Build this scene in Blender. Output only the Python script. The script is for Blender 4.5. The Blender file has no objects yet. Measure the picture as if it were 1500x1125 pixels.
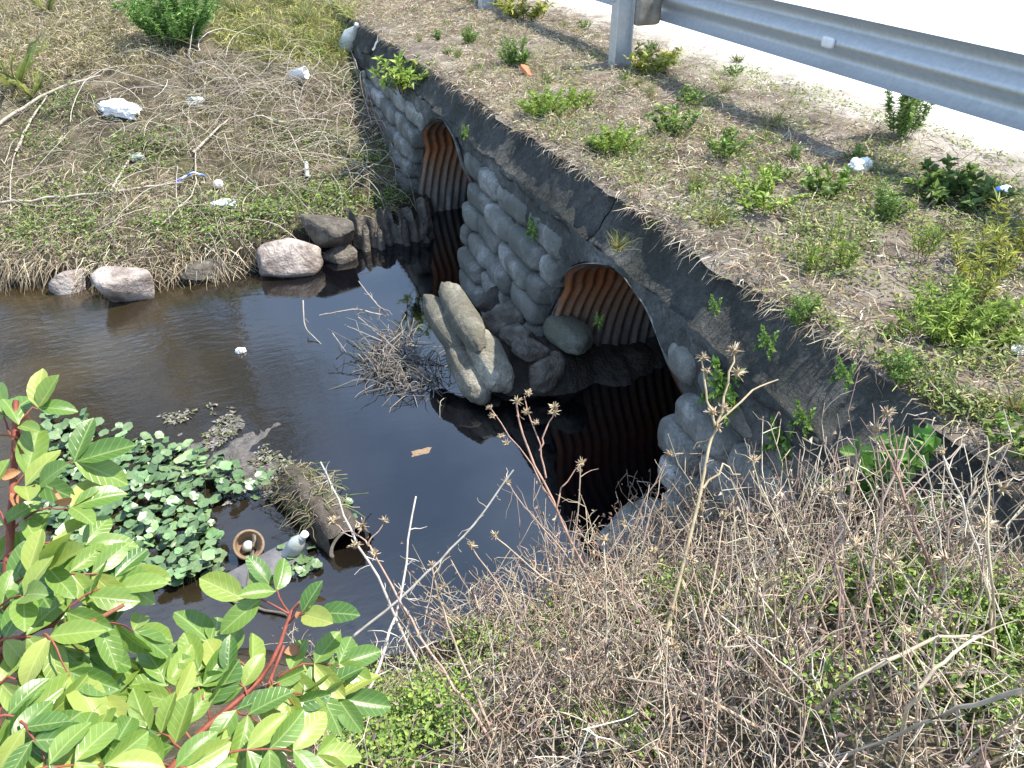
import bpy, math, random
import numpy as np
from mathutils import Vector, Matrix
random.seed(7); rng = np.random.default_rng(7)
sc = bpy.context.scene
COL = sc.collection

# ------------------------------------------------------------------ camera, sky, sun, exposure
CAMZ = 2.65; PITCH = math.radians(34.0); AZ = math.radians(21.6); FPX = 1133.0
cam_d = bpy.data.cameras.new('camera'); cam = bpy.data.objects.new('camera', cam_d); COL.objects.link(cam)
cam.location = (0, 0, CAMZ); cam.rotation_euler = (math.pi/2 - PITCH, 0, -AZ)
cam_d.sensor_width = 36.0; cam_d.lens = 36.0*FPX/1500.0; cam_d.clip_start = 0.02; cam_d.clip_end = 2000
sc.camera = cam

SUN = Vector((0.50, -0.10, 0.86)).normalized()
w = bpy.data.worlds.new('World'); sc.world = w; w.use_nodes = True
nt = w.node_tree; bg = nt.nodes['Background']
sky = nt.nodes.new('ShaderNodeTexSky'); sky.sky_type = 'NISHITA'; sky.sun_disc = False
sky.sun_elevation = math.asin(SUN.z); sky.sun_rotation = math.atan2(SUN.x, SUN.y)
sky.air_density = 1.0; sky.dust_density = 0.3; sky.ozone_density = 1.6
tcw = nt.nodes.new('ShaderNodeTexCoord'); mpw = nt.nodes.new('ShaderNodeMapping'); mpw.inputs['Scale'].default_value = (1, 1, 2.2); nt.links.new(tcw.outputs['Generated'], mpw.inputs[0])
nzw = nt.nodes.new('ShaderNodeTexNoise'); nzw.inputs['Scale'].default_value = 3.2; nzw.inputs['Detail'].default_value = 8; nzw.inputs['Roughness'].default_value = .6; nt.links.new(mpw.outputs[0], nzw.inputs['Vector'])
rpw = nt.nodes.new('ShaderNodeValToRGB'); rpw.color_ramp.elements[0].position = .38; rpw.color_ramp.elements[0].color = (.22, .22, .22, 1); rpw.color_ramp.elements[1].position = .72; rpw.color_ramp.elements[1].color = (.85, .85, .85, 1); nt.links.new(nzw.outputs['Fac'], rpw.inputs[0])
mxw = nt.nodes.new('ShaderNodeMix'); mxw.data_type = 'RGBA'; nt.links.new(rpw.outputs[0], mxw.inputs[0]); nt.links.new(sky.outputs[0], mxw.inputs[6]); mxw.inputs[7].default_value = (4.1, 5.4, 7.3, 1)
nt.links.new(mxw.outputs[2], bg.inputs[0]); bg.inputs[1].default_value = 0.14
sl = bpy.data.lights.new('sun', 'SUN'); so = bpy.data.objects.new('sun', sl); COL.objects.link(so)
sl.energy = 4.6; sl.angle = math.radians(0.6); sl.color = (1.0, 0.94, 0.82)
so.rotation_euler = SUN.to_track_quat('Z', 'Y').to_euler(); so.location = (8, -2, 14)
sc.view_settings.view_transform = 'Standard'; sc.view_settings.look = 'None'
sc.view_settings.gamma = 1.0; sc.view_settings.exposure = 1.25

# ------------------------------------------------------------------ pixel rays (photograph is 1500 x 1125)
FH = np.array([math.sin(AZ), math.cos(AZ), 0.0]); RT = np.array([math.cos(AZ), -math.sin(AZ), 0.0])
FW = math.cos(PITCH)*FH + np.array([0, 0, -math.sin(PITCH)]); UPV = math.sin(PITCH)*FH + np.array([0, 0, math.cos(PITCH)])
CAM = np.array([0, 0, CAMZ])
def ray(px, py):
    px = np.asarray(px, float); py = np.asarray(py, float)
    x = (px-750)/FPX; y = (562.5-py)/FPX
    return x[..., None]*RT + y[..., None]*UPV + FW
def at(px, py, t): return CAM + ray(px, py)*np.asarray(t, float)[..., None]
def on_z(px, py, z):
    d = ray(px, py); t = (z-CAMZ)/d[..., 2]; return CAM + d*t[..., None]
def on_x(px, py, x):
    d = ray(px, py); t = x/d[..., 0]; return CAM + d*t[..., None]

# ------------------------------------------------------------------ noise and terrain
_nd = np.random.default_rng(3)
_K = _nd.normal(size=(24, 3)); _P = _nd.uniform(0, 6.28, 24)
def fbm(x, y, z=0.0, s=1.0):
    x = np.asarray(x, float)*s; y = np.asarray(y, float)*s; z = np.asarray(z, float)*s
    r = 0
    for i in range(24):
        f = 1.0 + 0.45*i*0.6; k = _K[i]*f
        r = r + np.sin(k[0]*x+k[1]*y+k[2]*z+_P[i])/(1+0.35*i)
    return r/3.0
FAR = ([-400, -30, -6, -1.66, -0.7, 0.18, 1.07, 1.42, 2.0], [8, 7.5, 6.6, 6.25, 5.84, 5.82, 6.02, 6.32, 6.5])
NEAR = ([-400, -30, -6, -1.5, -0.63, 0.19, 0.64, 1.24, 2.0], [1, 2, 2.7, 2.55, 2.42, 2.06, 2.08, 2.16, 2.12])
def gh(x, y):
    x = np.asarray(x, float); y = np.asarray(y, float)
    fy = np.interp(x, *FAR) + 0.05*fbm(x, x*0+4, 0, 2.5); ny = np.interp(x, *NEAR) + 0.05*fbm(x, x*0+9, 0, 2.5)
    df = y-fy; dn = ny-y
    hf = np.interp(df, [0, .05, .14, .5, 1.5, 2.4, 3.3, 5, 9], [-.04, .07, .17, .28, .5, .84, 1.1, 1.25, 1.3])
    k = 1+0.32*np.clip((x-.8)/.8, 0, 1)
    hn = np.interp(dn*k, [0, .12, .6, 1.1, 1.7, 3], [-.04, .1, .42, .78, 1.12, 1.2])
    mid = np.minimum(np.minimum(-df, -dn)*0+np.minimum(np.clip(-df, 0, 9), np.clip(-dn, 0, 9)), 0.5)
    h = np.where(df > 0, hf, np.where(dn > 0, hn, -0.04-0.7*mid))
    amp = np.clip(np.maximum(df, dn)/0.4, 0, 1)
    return h + amp*(0.03*fbm(x, y, 0, 3)+0.012*fbm(x, y, 2, 11))
def xe(y): return np.interp(y, [0, 4, 9], [1.93, 1.90, 1.82])
def vh(x, y): return 1.245 - .03*np.clip((xe(y)+.09-np.asarray(x))/.09, 0, 1)**1.4 + 0.03*np.clip((np.asarray(x)-1.85)/1.3, 0, 1) + 0.016*fbm(x, y, 1, 3) + 0.008*fbm(x, y, 5, 13)
WXB, WXT = 1.58, 1.79
def xf(z): return WXB + (WXT-WXB)*np.clip(np.asarray(z, float)/1.25, -.3, 1.05)
_gx = np.arange(-6, 1.9, .04); _gy = np.arange(-2, 16, .04); _GX, _GY = np.meshgrid(_gx, _gy); _GG = gh(_GX, _GY)
_vx = np.arange(1.6, 4.7, .04); _VX, _VY = np.meshgrid(_vx, _gy); _GV = vh(_VX, _VY)
def _look(G, x0, x, y):
    i = np.clip((x-x0)/.04, 0, G.shape[1]-1.001); j = np.clip((y+2)/.04, 0, G.shape[0]-1.001); a = i.astype(int); b = j.astype(int); u = i-a; v = j-b
    return (G[b, a]*(1-u)+G[b, a+1]*u)*(1-v)+(G[b+1, a]*(1-u)+G[b+1, a+1]*u)*v
TS = np.linspace(0.5, 16, 320)
def on_ground(px, py):
    px = np.atleast_1d(np.asarray(px, float)); py = np.atleast_1d(np.asarray(py, float))
    d = ray(px, py)[:, None, :]*TS[None, :, None] + CAM
    x, y, z = d[..., 0], d[..., 1], d[..., 2]
    hz = np.where(x > 1.8, _look(_GV, 1.6, x, y), _look(_GG, -6, x, y))
    hit = z < hz
    i = np.where(hit.any(1), hit.argmax(1), len(TS)-1)
    p = d[np.arange(len(px)), i]
    p[:, 2] = np.where(p[:, 0] > 1.8, vh(p[:, 0], p[:, 1]), gh(p[:, 0], p[:, 1]))
    return p
def g1(px, py): return on_ground([px], [py])[0]
def v1(px, py):
    p = on_z(px, py, 1.25); p[2] = vh(p[0], p[1]); return p

# ------------------------------------------------------------------ mesh helpers
def mk(name, V, F, mat=None, parent=None, C=None, uv=None, smooth=True, loc=None):
    V = np.asarray(V, np.float32).reshape(-1, 3)
    Fs = F if isinstance(F, list) else [F]
    Fs = [np.asarray(f, np.int32) for f in Fs if len(f)]
    me = bpy.data.meshes.new(name); me.vertices.add(len(V)); me.vertices.foreach_set('co', V.ravel())
    tot = np.concatenate([np.full(len(f), f.shape[1], np.int32) for f in Fs]); idx = np.concatenate([f.ravel() for f in Fs])
    me.loops.add(len(idx)); me.loops.foreach_set('vertex_index', idx)
    me.polygons.add(len(tot)); st = np.zeros(len(tot), np.int32); st[1:] = np.cumsum(tot)[:-1]
    me.polygons.foreach_set('loop_start', st); me.polygons.foreach_set('loop_total', tot)
    me.polygons.foreach_set('use_smooth', np.full(len(tot), smooth))
    if C is not None:
        a = me.color_attributes.new('Col', 'FLOAT_COLOR', 'POINT')
        c = np.ones((len(V), 4), np.float32); c[:, :3] = C; a.data.foreach_set('color', c.ravel())
    if uv is not None:
        u = me.uv_layers.new(name='UVMap'); u.data.foreach_set('uv', np.asarray(uv, np.float32)[idx].ravel())
    me.update(calc_edges=True)
    if mat: me.materials.append(mat)
    return link(name, me, parent, loc)
def link(name, me, parent=None, loc=None):
    o = bpy.data.objects.new(name, me); COL.objects.link(o)
    if parent: o.parent = parent
    if loc is not None: o.location = [float(v) for v in loc]
    return o
def thing(name, label, cat, loc=(0, 0, 0), rot=(0, 0, 0), group=None):
    o = bpy.data.objects.new(name, None); COL.objects.link(o); o.empty_display_size = 0.05
    o.location = [float(v) for v in loc]; o.rotation_euler = rot
    return tag(o, label, cat, group)
def tag(o, label, cat, group=None, kind=None):
    o['label'] = label; o['category'] = cat
    if group: o['group'] = group
    if kind: o['kind'] = kind
    return o
def dup(root, loc, rz, sc_, label, group=None):
    r = root.copy(); COL.objects.link(r); r.location = [float(v) for v in loc]; r.rotation_euler = (0, 0, rz); r.scale = (sc_,)*3
    r['label'] = label
    if group: r['group'] = group
    elif 'group' in r: del r['group']
    for ch in list(root.children):
        c = ch.copy(); COL.objects.link(c); c.parent = r
    return r
class B:
    def __init__(s): s.V = []; s.F = {3: [], 4: []}; s.C = []; s.n = 0
    def add(s, V, F, C=None):
        V = np.asarray(V).reshape(-1, 3); F = np.asarray(F)
        s.V.append(V); s.F[F.shape[1]].append(F+s.n); s.n += len(V)
        c = np.ones((len(V), 3)); 
        if C is not None: c[:] = C
        s.C.append(c); return s
    def build(s, name, mat, parent=None, smooth=True, loc=None):
        F = [np.concatenate(f) for f in s.F.values() if f]
        return mk(name, np.concatenate(s.V), F, mat, parent, np.concatenate(s.C), None, smooth, loc)
def tubes(P, R, sides=3, cap=True):
    P = np.asarray(P, float); n, k, _ = P.shape; R = np.broadcast_to(np.asarray(R, float), (n, k))
    T = np.gradient(P, axis=1); T /= np.linalg.norm(T, axis=2, keepdims=True)+1e-9
    ref = np.where(np.abs(T[..., 2:3]) > .9, np.array([1., 0, 0]), np.array([0, 0, 1.]))
    A = np.cross(T, ref); A /= np.linalg.norm(A, axis=2, keepdims=True)+1e-9
    Bn = np.cross(T, A)
    th = np.arange(sides)*2*math.pi/sides
    V = P[:, :, None] + R[:, :, None, None]*(np.cos(th)[:, None]*A[:, :, None]+np.sin(th)[:, None]*Bn[:, :, None])
    i = np.arange(n)[:, None, None]*k*sides + np.arange(k-1)[:, None]*sides + np.arange(sides)
    j = np.arange(n)[:, None, None]*k*sides + np.arange(k-1)[:, None]*sides + (np.arange(sides)+1) % sides
    F = np.stack([i, j, j+sides, i+sides], -1).reshape(-1, 4)
    return V.reshape(-1, 3), F
def ribbons(P, W, roll=None):
    P = np.asarray(P, float); n, k, _ = P.shape; W = np.broadcast_to(np.asarray(W, float), (n, k))
    T = np.gradient(P, axis=1); T /= np.linalg.norm(T, axis=2, keepdims=True)+1e-9
    r = rng.normal(size=(n, 1, 3)) if roll is None else roll
    A = np.cross(T, r); A /= np.linalg.norm(A, axis=2, keepdims=True)+1e-9
    V = np.stack([P-A*W[..., None]*.5, P+A*W[..., None]*.5], 2)
    i = np.arange(n)[:, None]*k*2 + np.arange(k-1)*2
    F = np.stack([i, i+1, i+3, i+2], -1).reshape(-1, 4)
    return V.reshape(-1, 3), F
def leaflets(pos, d, nrm, L, W, fold=.25):
    pos = np.asarray(pos); n = len(pos); L = np.broadcast_to(L, (n,))[:, None]; W = np.broadcast_to(W, (n,))[:, None]
    d = d/(np.linalg.norm(d, axis=1, keepdims=True)+1e-9); s = np.cross(d, nrm); s /= np.linalg.norm(s, axis=1, keepdims=True)+1e-9
    up = np.cross(s, d)
    a = pos; b = pos+d*L*.45-s*W*.5+up*W*fold; c = pos+d*L-up*L*.12; e = pos+d*L*.45+s*W*.5+up*W*fold
    V = np.stack([a, b, c, e], 1).reshape(-1, 3); i = np.arange(n)[:, None]*4
    return V, np.concatenate([i+np.array([0, 3, 2]), i+np.array([0, 2, 1])])
def rep(C, k): return np.repeat(np.asarray(C), k, axis=0)
def cvar(base, n, v=.25, h=.03):
    base = np.asarray(base, float)
    return np.clip(base*(1+rng.normal(0, v, (n, 1)))*(1+rng.normal(0, h, (n, 3))), .004, .85)
def cmix(cols, n, v=.2): return cvar(np.asarray(cols)[rng.integers(0, len(cols), n)], n, v)
def arcs(base, dirv, L, k=4, droop=.4, wob=.08):
    n = len(base); t = np.linspace(0, 1, k); L = np.broadcast_to(L, (n,))
    d = dirv/(np.linalg.norm(dirv, axis=1, keepdims=True)+1e-9)
    P = base[:, None]+d[:, None]*(t[None, :, None]*L[:, None, None])
    dr = np.broadcast_to(droop, (n,))
    P[..., 2] -= dr[:, None]*L[:, None]*t[None]**2
    P += rng.normal(0, 1, (n, k, 3))*(wob*L[:, None]*t[None])[..., None]
    return P
def sphere(n=12, m=8):
    V = [(math.cos(2*math.pi*i/n)*math.sin(math.pi*j/m), math.sin(2*math.pi*i/n)*math.sin(math.pi*j/m), math.cos(math.pi*j/m)) for j in range(m+1) for i in range(n)]
    F = [(j*n+i, (j+1)*n+i, (j+1)*n+(i+1) % n, j*n+(i+1) % n) for j in range(m) for i in range(n)]
    return np.array(V), np.array(F)
def cubegrid(n=6, p=5.0):
    V = []; F = []; g = np.linspace(-1, 1, n+1)
    for ax in range(3):
        for s in (-1, 1):
            b = len(V)
            for i in g:
                for j in g:
                    q = [0, 0, 0]; q[ax] = s; q[(ax+1) % 3] = i; q[(ax+2) % 3] = j; V.append(q)
            for i in range(n):
                for j in range(n):
                    a = b+i*(n+1)+j; f = (a, a+n+1, a+n+2, a+1); F.append(f if s > 0 else f[::-1])
    V = np.array(V, float); key = {}; mp = []; U = []
    for v in V:
        kx = tuple(np.round(v, 4))
        if kx not in key: key[kx] = len(U); U.append(v)
        mp.append(key[kx])
    U = np.array(U); F = np.array(mp)[np.array(F)]
    U = np.sign(U)*np.abs(np.sin(np.abs(U)*math.pi/2))
    nrm = (np.abs(U)**p).sum(1)**(1/p)
    return U/nrm[:, None], F
def box(c, h):
    V = np.array([(x, y, z) for x in (-1, 1) for y in (-1, 1) for z in (-1, 1)])*np.array(h)+np.array(c)
    return V, np.array([(0, 1, 3, 2), (4, 6, 7, 5), (0, 4, 5, 1), (2, 3, 7, 6), (0, 2, 6, 4), (1, 5, 7, 3)])
def lathe(prof, n=20):
    k = len(prof); V = [(r*math.cos(2*math.pi*i/n), r*math.sin(2*math.pi*i/n), z) for r, z in prof for i in range(n)]
    F = [(j*n+i, j*n+(i+1) % n, (j+1)*n+(i+1) % n, (j+1)*n+i) for j in range(k-1) for i in range(n)]
    return np.array(V), np.array(F)

# ------------------------------------------------------------------ materials
def N(nt, t, **kw):
    n = nt.nodes.new(t)
    for k, v in kw.items(): setattr(n, k, v)
    return n
def math_(nt, op, a, b=None, c=None):
    n = N(nt, 'ShaderNodeMath', operation=op)
    for i, v in enumerate((a, b, c)):
        if v is None: continue
        if isinstance(v, (int, float)): n.inputs[i].default_value = v
        else: nt.links.new(v, n.inputs[i])
    return n.outputs[0]
def mixc(nt, f, a, b, mode='MIX'):
    n = N(nt, 'ShaderNodeMix', data_type='RGBA', blend_type=mode)
    for i, v in ((0, f), (6, a), (7, b)):
        if isinstance(v, (int, float)): n.inputs[i].default_value = v
        elif isinstance(v, (tuple, list)): n.inputs[i].default_value = (*v, 1)
        else: nt.links.new(v, n.inputs[i])
    return n.outputs[2]
def noise(nt, scale, detail=5, rough=.6, vec=None, dist=0):
    n = N(nt, 'ShaderNodeTexNoise'); n.inputs['Scale'].default_value = scale; n.inputs['Detail'].default_value = detail
    n.inputs['Roughness'].default_value = rough; n.inputs['Distortion'].default_value = dist
    if vec is None: vec = N(nt, 'ShaderNodeNewGeometry').outputs['Position']
    nt.links.new(vec, n.inputs['Vector']); return n.outputs['Fac']
def ramp(nt, f, stops):
    n = N(nt, 'ShaderNodeValToRGB'); nt.links.new(f, n.inputs[0]); e = n.color_ramp.elements
    while len(e) < len(stops): e.new(.5)
    for el, (p, c) in zip(e, stops): el.position = p; el.color = (*c, 1) if isinstance(c, (tuple, list)) else (c, c, c, 1)
    return n.outputs[0]
def newmat(name, rough=.85, spec=.3):
    m = bpy.data.materials.new(name); m.use_nodes = True; nt = m.node_tree; b = nt.nodes['Principled BSDF']
    b.inputs['Roughness'].default_value = rough; b.inputs['Specular IOR Level'].default_value = spec
    return m, nt, b
def bump(nt, b, f, strength=.4, dist=.01):
    n = N(nt, 'ShaderNodeBump'); n.inputs['Strength'].default_value = strength; n.inputs['Distance'].default_value = dist
    nt.links.new(f, n.inputs['Height']); nt.links.new(n.outputs[0], b.inputs['Normal'])
def simple(name, stops, scale=6, rough=.85, spec=.3, bmp=.4, bscale=40, bdist=.01, randv=0, metal=0, detail=6):
    m, nt, b = newmat(name, rough, spec); c = ramp(nt, noise(nt, scale, detail), stops)
    if randv:
        oi = N(nt, 'ShaderNodeObjectInfo'); hs = N(nt, 'ShaderNodeHueSaturation'); nt.links.new(c, hs.inputs['Color'])
        nt.links.new(math_(nt, 'MULTIPLY_ADD', oi.outputs['Random'], 2*randv, 1-randv), hs.inputs['Value']); c = hs.outputs[0]
    nt.links.new(c, b.inputs['Base Color']); b.inputs['Metallic'].default_value = metal
    if bmp: bump(nt, b, noise(nt, bscale, 6), bmp, bdist)
    return m
def colmat(name, rough=.7, transl=.3, spec=.25, nscale=30, var=.35):
    m, nt, b = newmat(name, rough, spec)
    a = N(nt, 'ShaderNodeAttribute', attribute_name='Col')
    c = mixc(nt, 1.0, a.outputs['Color'], ramp(nt, noise(nt, nscale, 3), [(.3, 1-var), (.7, 1+var*.4)]), 'MULTIPLY')
    nt.links.new(c, b.inputs['Base Color'])
    if transl:
        t = N(nt, 'ShaderNodeBsdfTranslucent'); nt.links.new(c, t.inputs[0]); mx = N(nt, 'ShaderNodeMixShader'); mx.inputs[0].default_value = transl
        nt.links.new(b.outputs[0], mx.inputs[1]); nt.links.new(t.outputs[0], mx.inputs[2]); nt.links.new(mx.outputs[0], nt.nodes['Material Output'].inputs[0])
    return m
M = {}
M['straw'] = colmat('dry_stem', .75, .15); M['leaf'] = colmat('weed_leaf', .5, .35, .4); M['wood'] = colmat('twig_bark', .85, 0)
# concrete of the bags
def concrete(name, lo, mid, hi, algae, alg_amt):
    m, nt, b = newmat(name, .9, .2)
    c = ramp(nt, noise(nt, 4.5, 8, .65), [(.3, lo), (.5, mid), (.72, hi)])
    sp = ramp(nt, noise(nt, 48, 5, .75), [(.36, .35), (.58, 1.05)]); c = mixc(nt, .7, c, sp, 'MULTIPLY'); c = mixc(nt, ramp(nt, noise(nt, 13, 6, .7), [(.58, 0.), (.72, .5)]), c, tuple(min(.62, v*1.5) for v in hi)); c = mixc(nt, ramp(nt, noise(nt, 9, 6, .7, dist=1.0), [(.30, .6), (.42, 0.)]), c, algae)
    g = ramp(nt, noise(nt, 2.2, 8, .7, dist=.6), [(.5-alg_amt*.35, 1.0), (.62, 0.0)])
    c = mixc(nt, g, c, algae)
    oi = N(nt, 'ShaderNodeObjectInfo'); c = mixc(nt, 1.0, c, ramp(nt, oi.outputs['Random'], [(0, .72), (1, 1.12)]), 'MULTIPLY')
    nt.links.new(c, b.inputs['Base Color'])
    h = math_(nt, 'ADD', noise(nt, 90, 5, .7), math_(nt, 'MULTIPLY', noise(nt, 18, 5, .6), 1.6)); bump(nt, b, h, .9, .02)
    return m
M['bag'] = concrete('concrete_bag', (.30, .30, .29), (.45, .45, .435), (.58, .58, .56), (.17, .175, .16), .15)
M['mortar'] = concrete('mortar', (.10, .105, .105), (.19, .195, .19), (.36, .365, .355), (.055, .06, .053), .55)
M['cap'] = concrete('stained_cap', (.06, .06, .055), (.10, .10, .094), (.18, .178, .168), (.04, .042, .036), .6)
M['oldbag'] = concrete('buff_bag', (.30, .27, .21), (.46, .43, .35), (.58, .55, .47), (.18, .17, .135), .1)
M['rock'] = simple('rock', [(.3, (.12, .10, .09)), (.45, (.24, .20, .18)), (.55, (.36, .31, .28)), (.72, (.46, .42, .38))], 7, .9, .25, 1.0, 30, .035, .15)
M['wetrock'] = simple('dark_rock', [(.3, (.05, .044, .037)), (.5, (.11, .096, .08)), (.72, (.22, .195, .165))], 11, .75, .35, 1.0, 28, .04, .2)
M['mud'] = simple('mud', [(.3, (.018, .015, .012)), (.6, (.05, .042, .034)), (.8, (.085, .075, .06))], 9, .6, .45, .9, 30, .03)
M['wood_grey'] = simple('weathered_wood', [(.3, (.16, .14, .12)), (.6, (.30, .27, .23)), (.8, (.40, .36, .31))], 12, .85, .2, .5, 60, .005)
M['bark'] = simple('bark', [(.3, (.035, .028, .022)), (.6, (.09, .075, .06)), (.8, (.16, .135, .11))], 14, .8, .3, .9, 30, .03)
M['galv'] = simple('galvanized_steel', [(.3, (.42, .44, .46)), (.55, (.48, .50, .52)), (.75, (.54, .56, .57))], 30, .5, .5, .15, 60, .002, metal=.55)
M['white'] = simple('white_plastic', [(.3, (.62, .63, .64)), (.7, (.80, .80, .79))], 8, .45, .4, .3, 30, .008)
M['clearp'] = simple('grey_plastic', [(.3, (.30, .33, .31)), (.7, (.48, .50, .47))], 8, .35, .5, .4, 20, .01)
M['blue'] = simple('blue_print', [(.42, (.02, .08, .50)), (.5, (.03, .14, .62)), (.56, (.55, .65, .75))], 11, .35, .5, 0)
M['orange'] = simple('orange_plastic', [(.3, (.55, .12, .05)), (.7, (.72, .2, .1))], 20, .6, .3, .3)
M['brownpot'] = simple('brown_clay', [(.3, (.13, .085, .05)), (.7, (.27, .19, .12))], 14, .6, .35, .3)
M['grayboard'] = simple('grey_board', [(.3, (.07, .07, .075)), (.7, (.14, .135, .14))], 14, .5, .4, .4)
# ground
m, nt, b = newmat('bank_soil', .95, .15)
c = ramp(nt, noise(nt, 3.2, 8, .65), [(.28, (.035, .029, .02)), (.48, (.10, .083, .055)), (.62, (.20, .165, .115)), (.78, (.32, .275, .2))])
c = mixc(nt, ramp(nt, noise(nt, 1.7, 5), [(.5, 0.), (.62, .55)]), c, (.06, .075, .02))
c = mixc(nt, .5, c, ramp(nt, noise(nt, 60, 5, .7), [(.3, .35), (.65, 1.1)]), 'MULTIPLY')
sp = N(nt, 'ShaderNodeSeparateXYZ'); nt.links.new(N(nt, 'ShaderNodeNewGeometry').outputs['Position'], sp.inputs[0])
wet = math_(nt, 'MULTIPLY_ADD', sp.outputs[2], -5.0, 1.5); wetc = N(nt, 'ShaderNodeClamp'); nt.links.new(wet, wetc.inputs[0])
c = mixc(nt, wetc.outputs[0], c, (.028, .022, .017)); nt.links.new(c, b.inputs['Base Color'])
bump(nt, b, math_(nt, 'ADD', noise(nt, 45, 6, .7), noise(nt, 12, 5)), .9, .03); M['soil'] = m
m, nt, b = newmat('verge_soil', .95, .15)
sx = N(nt, 'ShaderNodeSeparateXYZ'); nt.links.new(N(nt, 'ShaderNodeNewGeometry').outputs['Position'], sx.inputs[0])
c = ramp(nt, noise(nt, 3.5, 8, .65), [(.3, (.07, .058, .046)), (.45, (.17, .14, .115)), (.6, (.28, .24, .20)), (.75, (.40, .35, .30))])
f = math_(nt, 'ADD', math_(nt, 'MULTIPLY_ADD', sx.outputs[0], 1.15, -4.35), math_(nt, 'MULTIPLY_ADD', noise(nt, 2.3, 7, .7), 2.4, -1.2))
fc = N(nt, 'ShaderNodeClamp'); nt.links.new(f, fc.inputs[0]); c = mixc(nt, fc.outputs[0], c, (.58, .54, .48))
c = mixc(nt, .45, c, ramp(nt, noise(nt, 85, 5, .7), [(.3, .4), (.65, 1.1)]), 'MULTIPLY')
nt.links.new(c, b.inputs['Base Color']); bump(nt, b, math_(nt, 'ADD', noise(nt, 70, 6, .7), noise(nt, 16, 5)), .8, .02); M['verge'] = m
M['road'] = simple('pale_limerock', [(.3, (.50, .48, .45)), (.55, (.60, .58, .55)), (.75, (.66, .64, .61))], 5, .95, .15, .35, 120, .004)
# water
m, nt, b = newmat('creek_water', .02, 1.0); b.inputs['IOR'].default_value = 1.55
tc = N(nt, 'ShaderNodeNewGeometry').outputs['Position']
sx = N(nt, 'ShaderNodeSeparateXYZ'); nt.links.new(tc, sx.inputs[0])
c = ramp(nt, noise(nt, .8, 5), [(.35, (.018, .013, .007)), (.65, (.05, .036, .017))])
lf = N(nt, 'ShaderNodeMapRange'); nt.links.new(sx.outputs[0], lf.inputs[0]); lf.inputs[1].default_value = .6; lf.inputs[2].default_value = -1.2
c = mixc(nt, lf.outputs[0], (.002, .002, .003), c); nt.links.new(c, b.inputs['Base Color'])
mp = N(nt, 'ShaderNodeMapping'); mp.inputs['Scale'].default_value = (1, 2.2, 1); nt.links.new(tc, mp.inputs[0])
h = math_(nt, 'MULTIPLY', noise(nt, 9, 4, .55, mp.outputs[0]), math_(nt, 'MULTIPLY_ADD', lf.outputs[0], .85, .06))
bump(nt, b, h, .10, .05); M['water'] = m
# rusty corrugated steel
m, nt, b = newmat('rusted_steel', .65, .35)
tc = N(nt, 'ShaderNodeNewGeometry').outputs['Position']; sx = N(nt, 'ShaderNodeSeparateXYZ'); nt.links.new(tc, sx.inputs[0])
mp = N(nt, 'ShaderNodeMapping'); mp.inputs['Scale'].default_value = (14, 14, 1.2); nt.links.new(tc, mp.inputs[0])
st = noise(nt, 1, 5, .6, mp.outputs[0])
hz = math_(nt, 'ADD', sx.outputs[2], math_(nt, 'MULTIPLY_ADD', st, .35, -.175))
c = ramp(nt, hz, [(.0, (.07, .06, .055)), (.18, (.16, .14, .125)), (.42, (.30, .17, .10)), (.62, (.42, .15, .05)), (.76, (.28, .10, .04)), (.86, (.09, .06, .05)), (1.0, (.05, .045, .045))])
c = mixc(nt, ramp(nt, st, [(.5, 0.), (.72, .7)]), c, (.30, .275, .25)); c = mixc(nt, .5, c, ramp(nt, noise(nt, 40, 5), [(.3, .45), (.65, 1.1)]), 'MULTIPLY')
nt.links.new(c, b.inputs['Base Color']); bump(nt, b, noise(nt, 60, 5), .3, .004); M['rust'] = m
# shrub leaf with veins
m, nt, b = newmat('shrub_leaf', .32, .5)
uv = N(nt, 'ShaderNodeUVMap'); s2 = N(nt, 'ShaderNodeSeparateXYZ'); nt.links.new(uv.outputs[0], s2.inputs[0])
au = math_(nt, 'ABSOLUTE', math_(nt, 'SUBTRACT', s2.outputs[0], .5))
mid = ramp(nt, au, [(.012, 1.), (.045, 0.)])
ph = math_(nt, 'FRACT', math_(nt, 'MULTIPLY', math_(nt, 'MULTIPLY_ADD', au, -.55, s2.outputs[1]), 7.0))
vein = ramp(nt, math_(nt, 'ABSOLUTE', math_(nt, 'SUBTRACT', ph, .5)), [(.02, .55), (.10, 0.)])
vv = math_(nt, 'MAXIMUM', mid, vein)
oi = N(nt, 'ShaderNodeObjectInfo')
base = ramp(nt, oi.outputs['Random'], [(0, (.06, .14, .03)), (.3, (.12, .22, .042)), (.7, (.21, .30, .06)), (1, (.34, .38, .09))])
base = mixc(nt, .4, base, ramp(nt, noise(nt, 35, 4), [(.3, .65), (.7, 1.15)]), 'MULTIPLY')
c = mixc(nt, math_(nt, 'MULTIPLY', vv, .34), base, (.50, .56, .26)); nt.links.new(c, b.inputs['Base Color'])
bump(nt, b, math_(nt, 'MULTIPLY', vv, -1.0), .25, .002)
t = N(nt, 'ShaderNodeBsdfTranslucent'); nt.links.new(mixc(nt, 1.0, c, (1.0, 1.15, .5), 'MULTIPLY'), t.inputs[0]); mx = N(nt, 'ShaderNodeMixShader'); mx.inputs[0].default_value = .32
nt.links.new(b.outputs[0], mx.inputs[1]); nt.links.new(t.outputs[0], mx.inputs[2]); nt.links.new(mx.outputs[0], nt.nodes['Material Output'].inputs[0]); M['shrubleaf'] = m
M['redstem'] = simple('red_stem', [(.3, (.12, .03, .022)), (.55, (.22, .06, .04)), (.75, (.24, .13, .07))], 25, .6, .3, .3)
M['deadleaf'] = simple('dead_leaf', [(.3, (.20, .09, .04)), (.7, (.42, .20, .10))], 25, .8, .2, .3, randv=.25)
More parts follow.
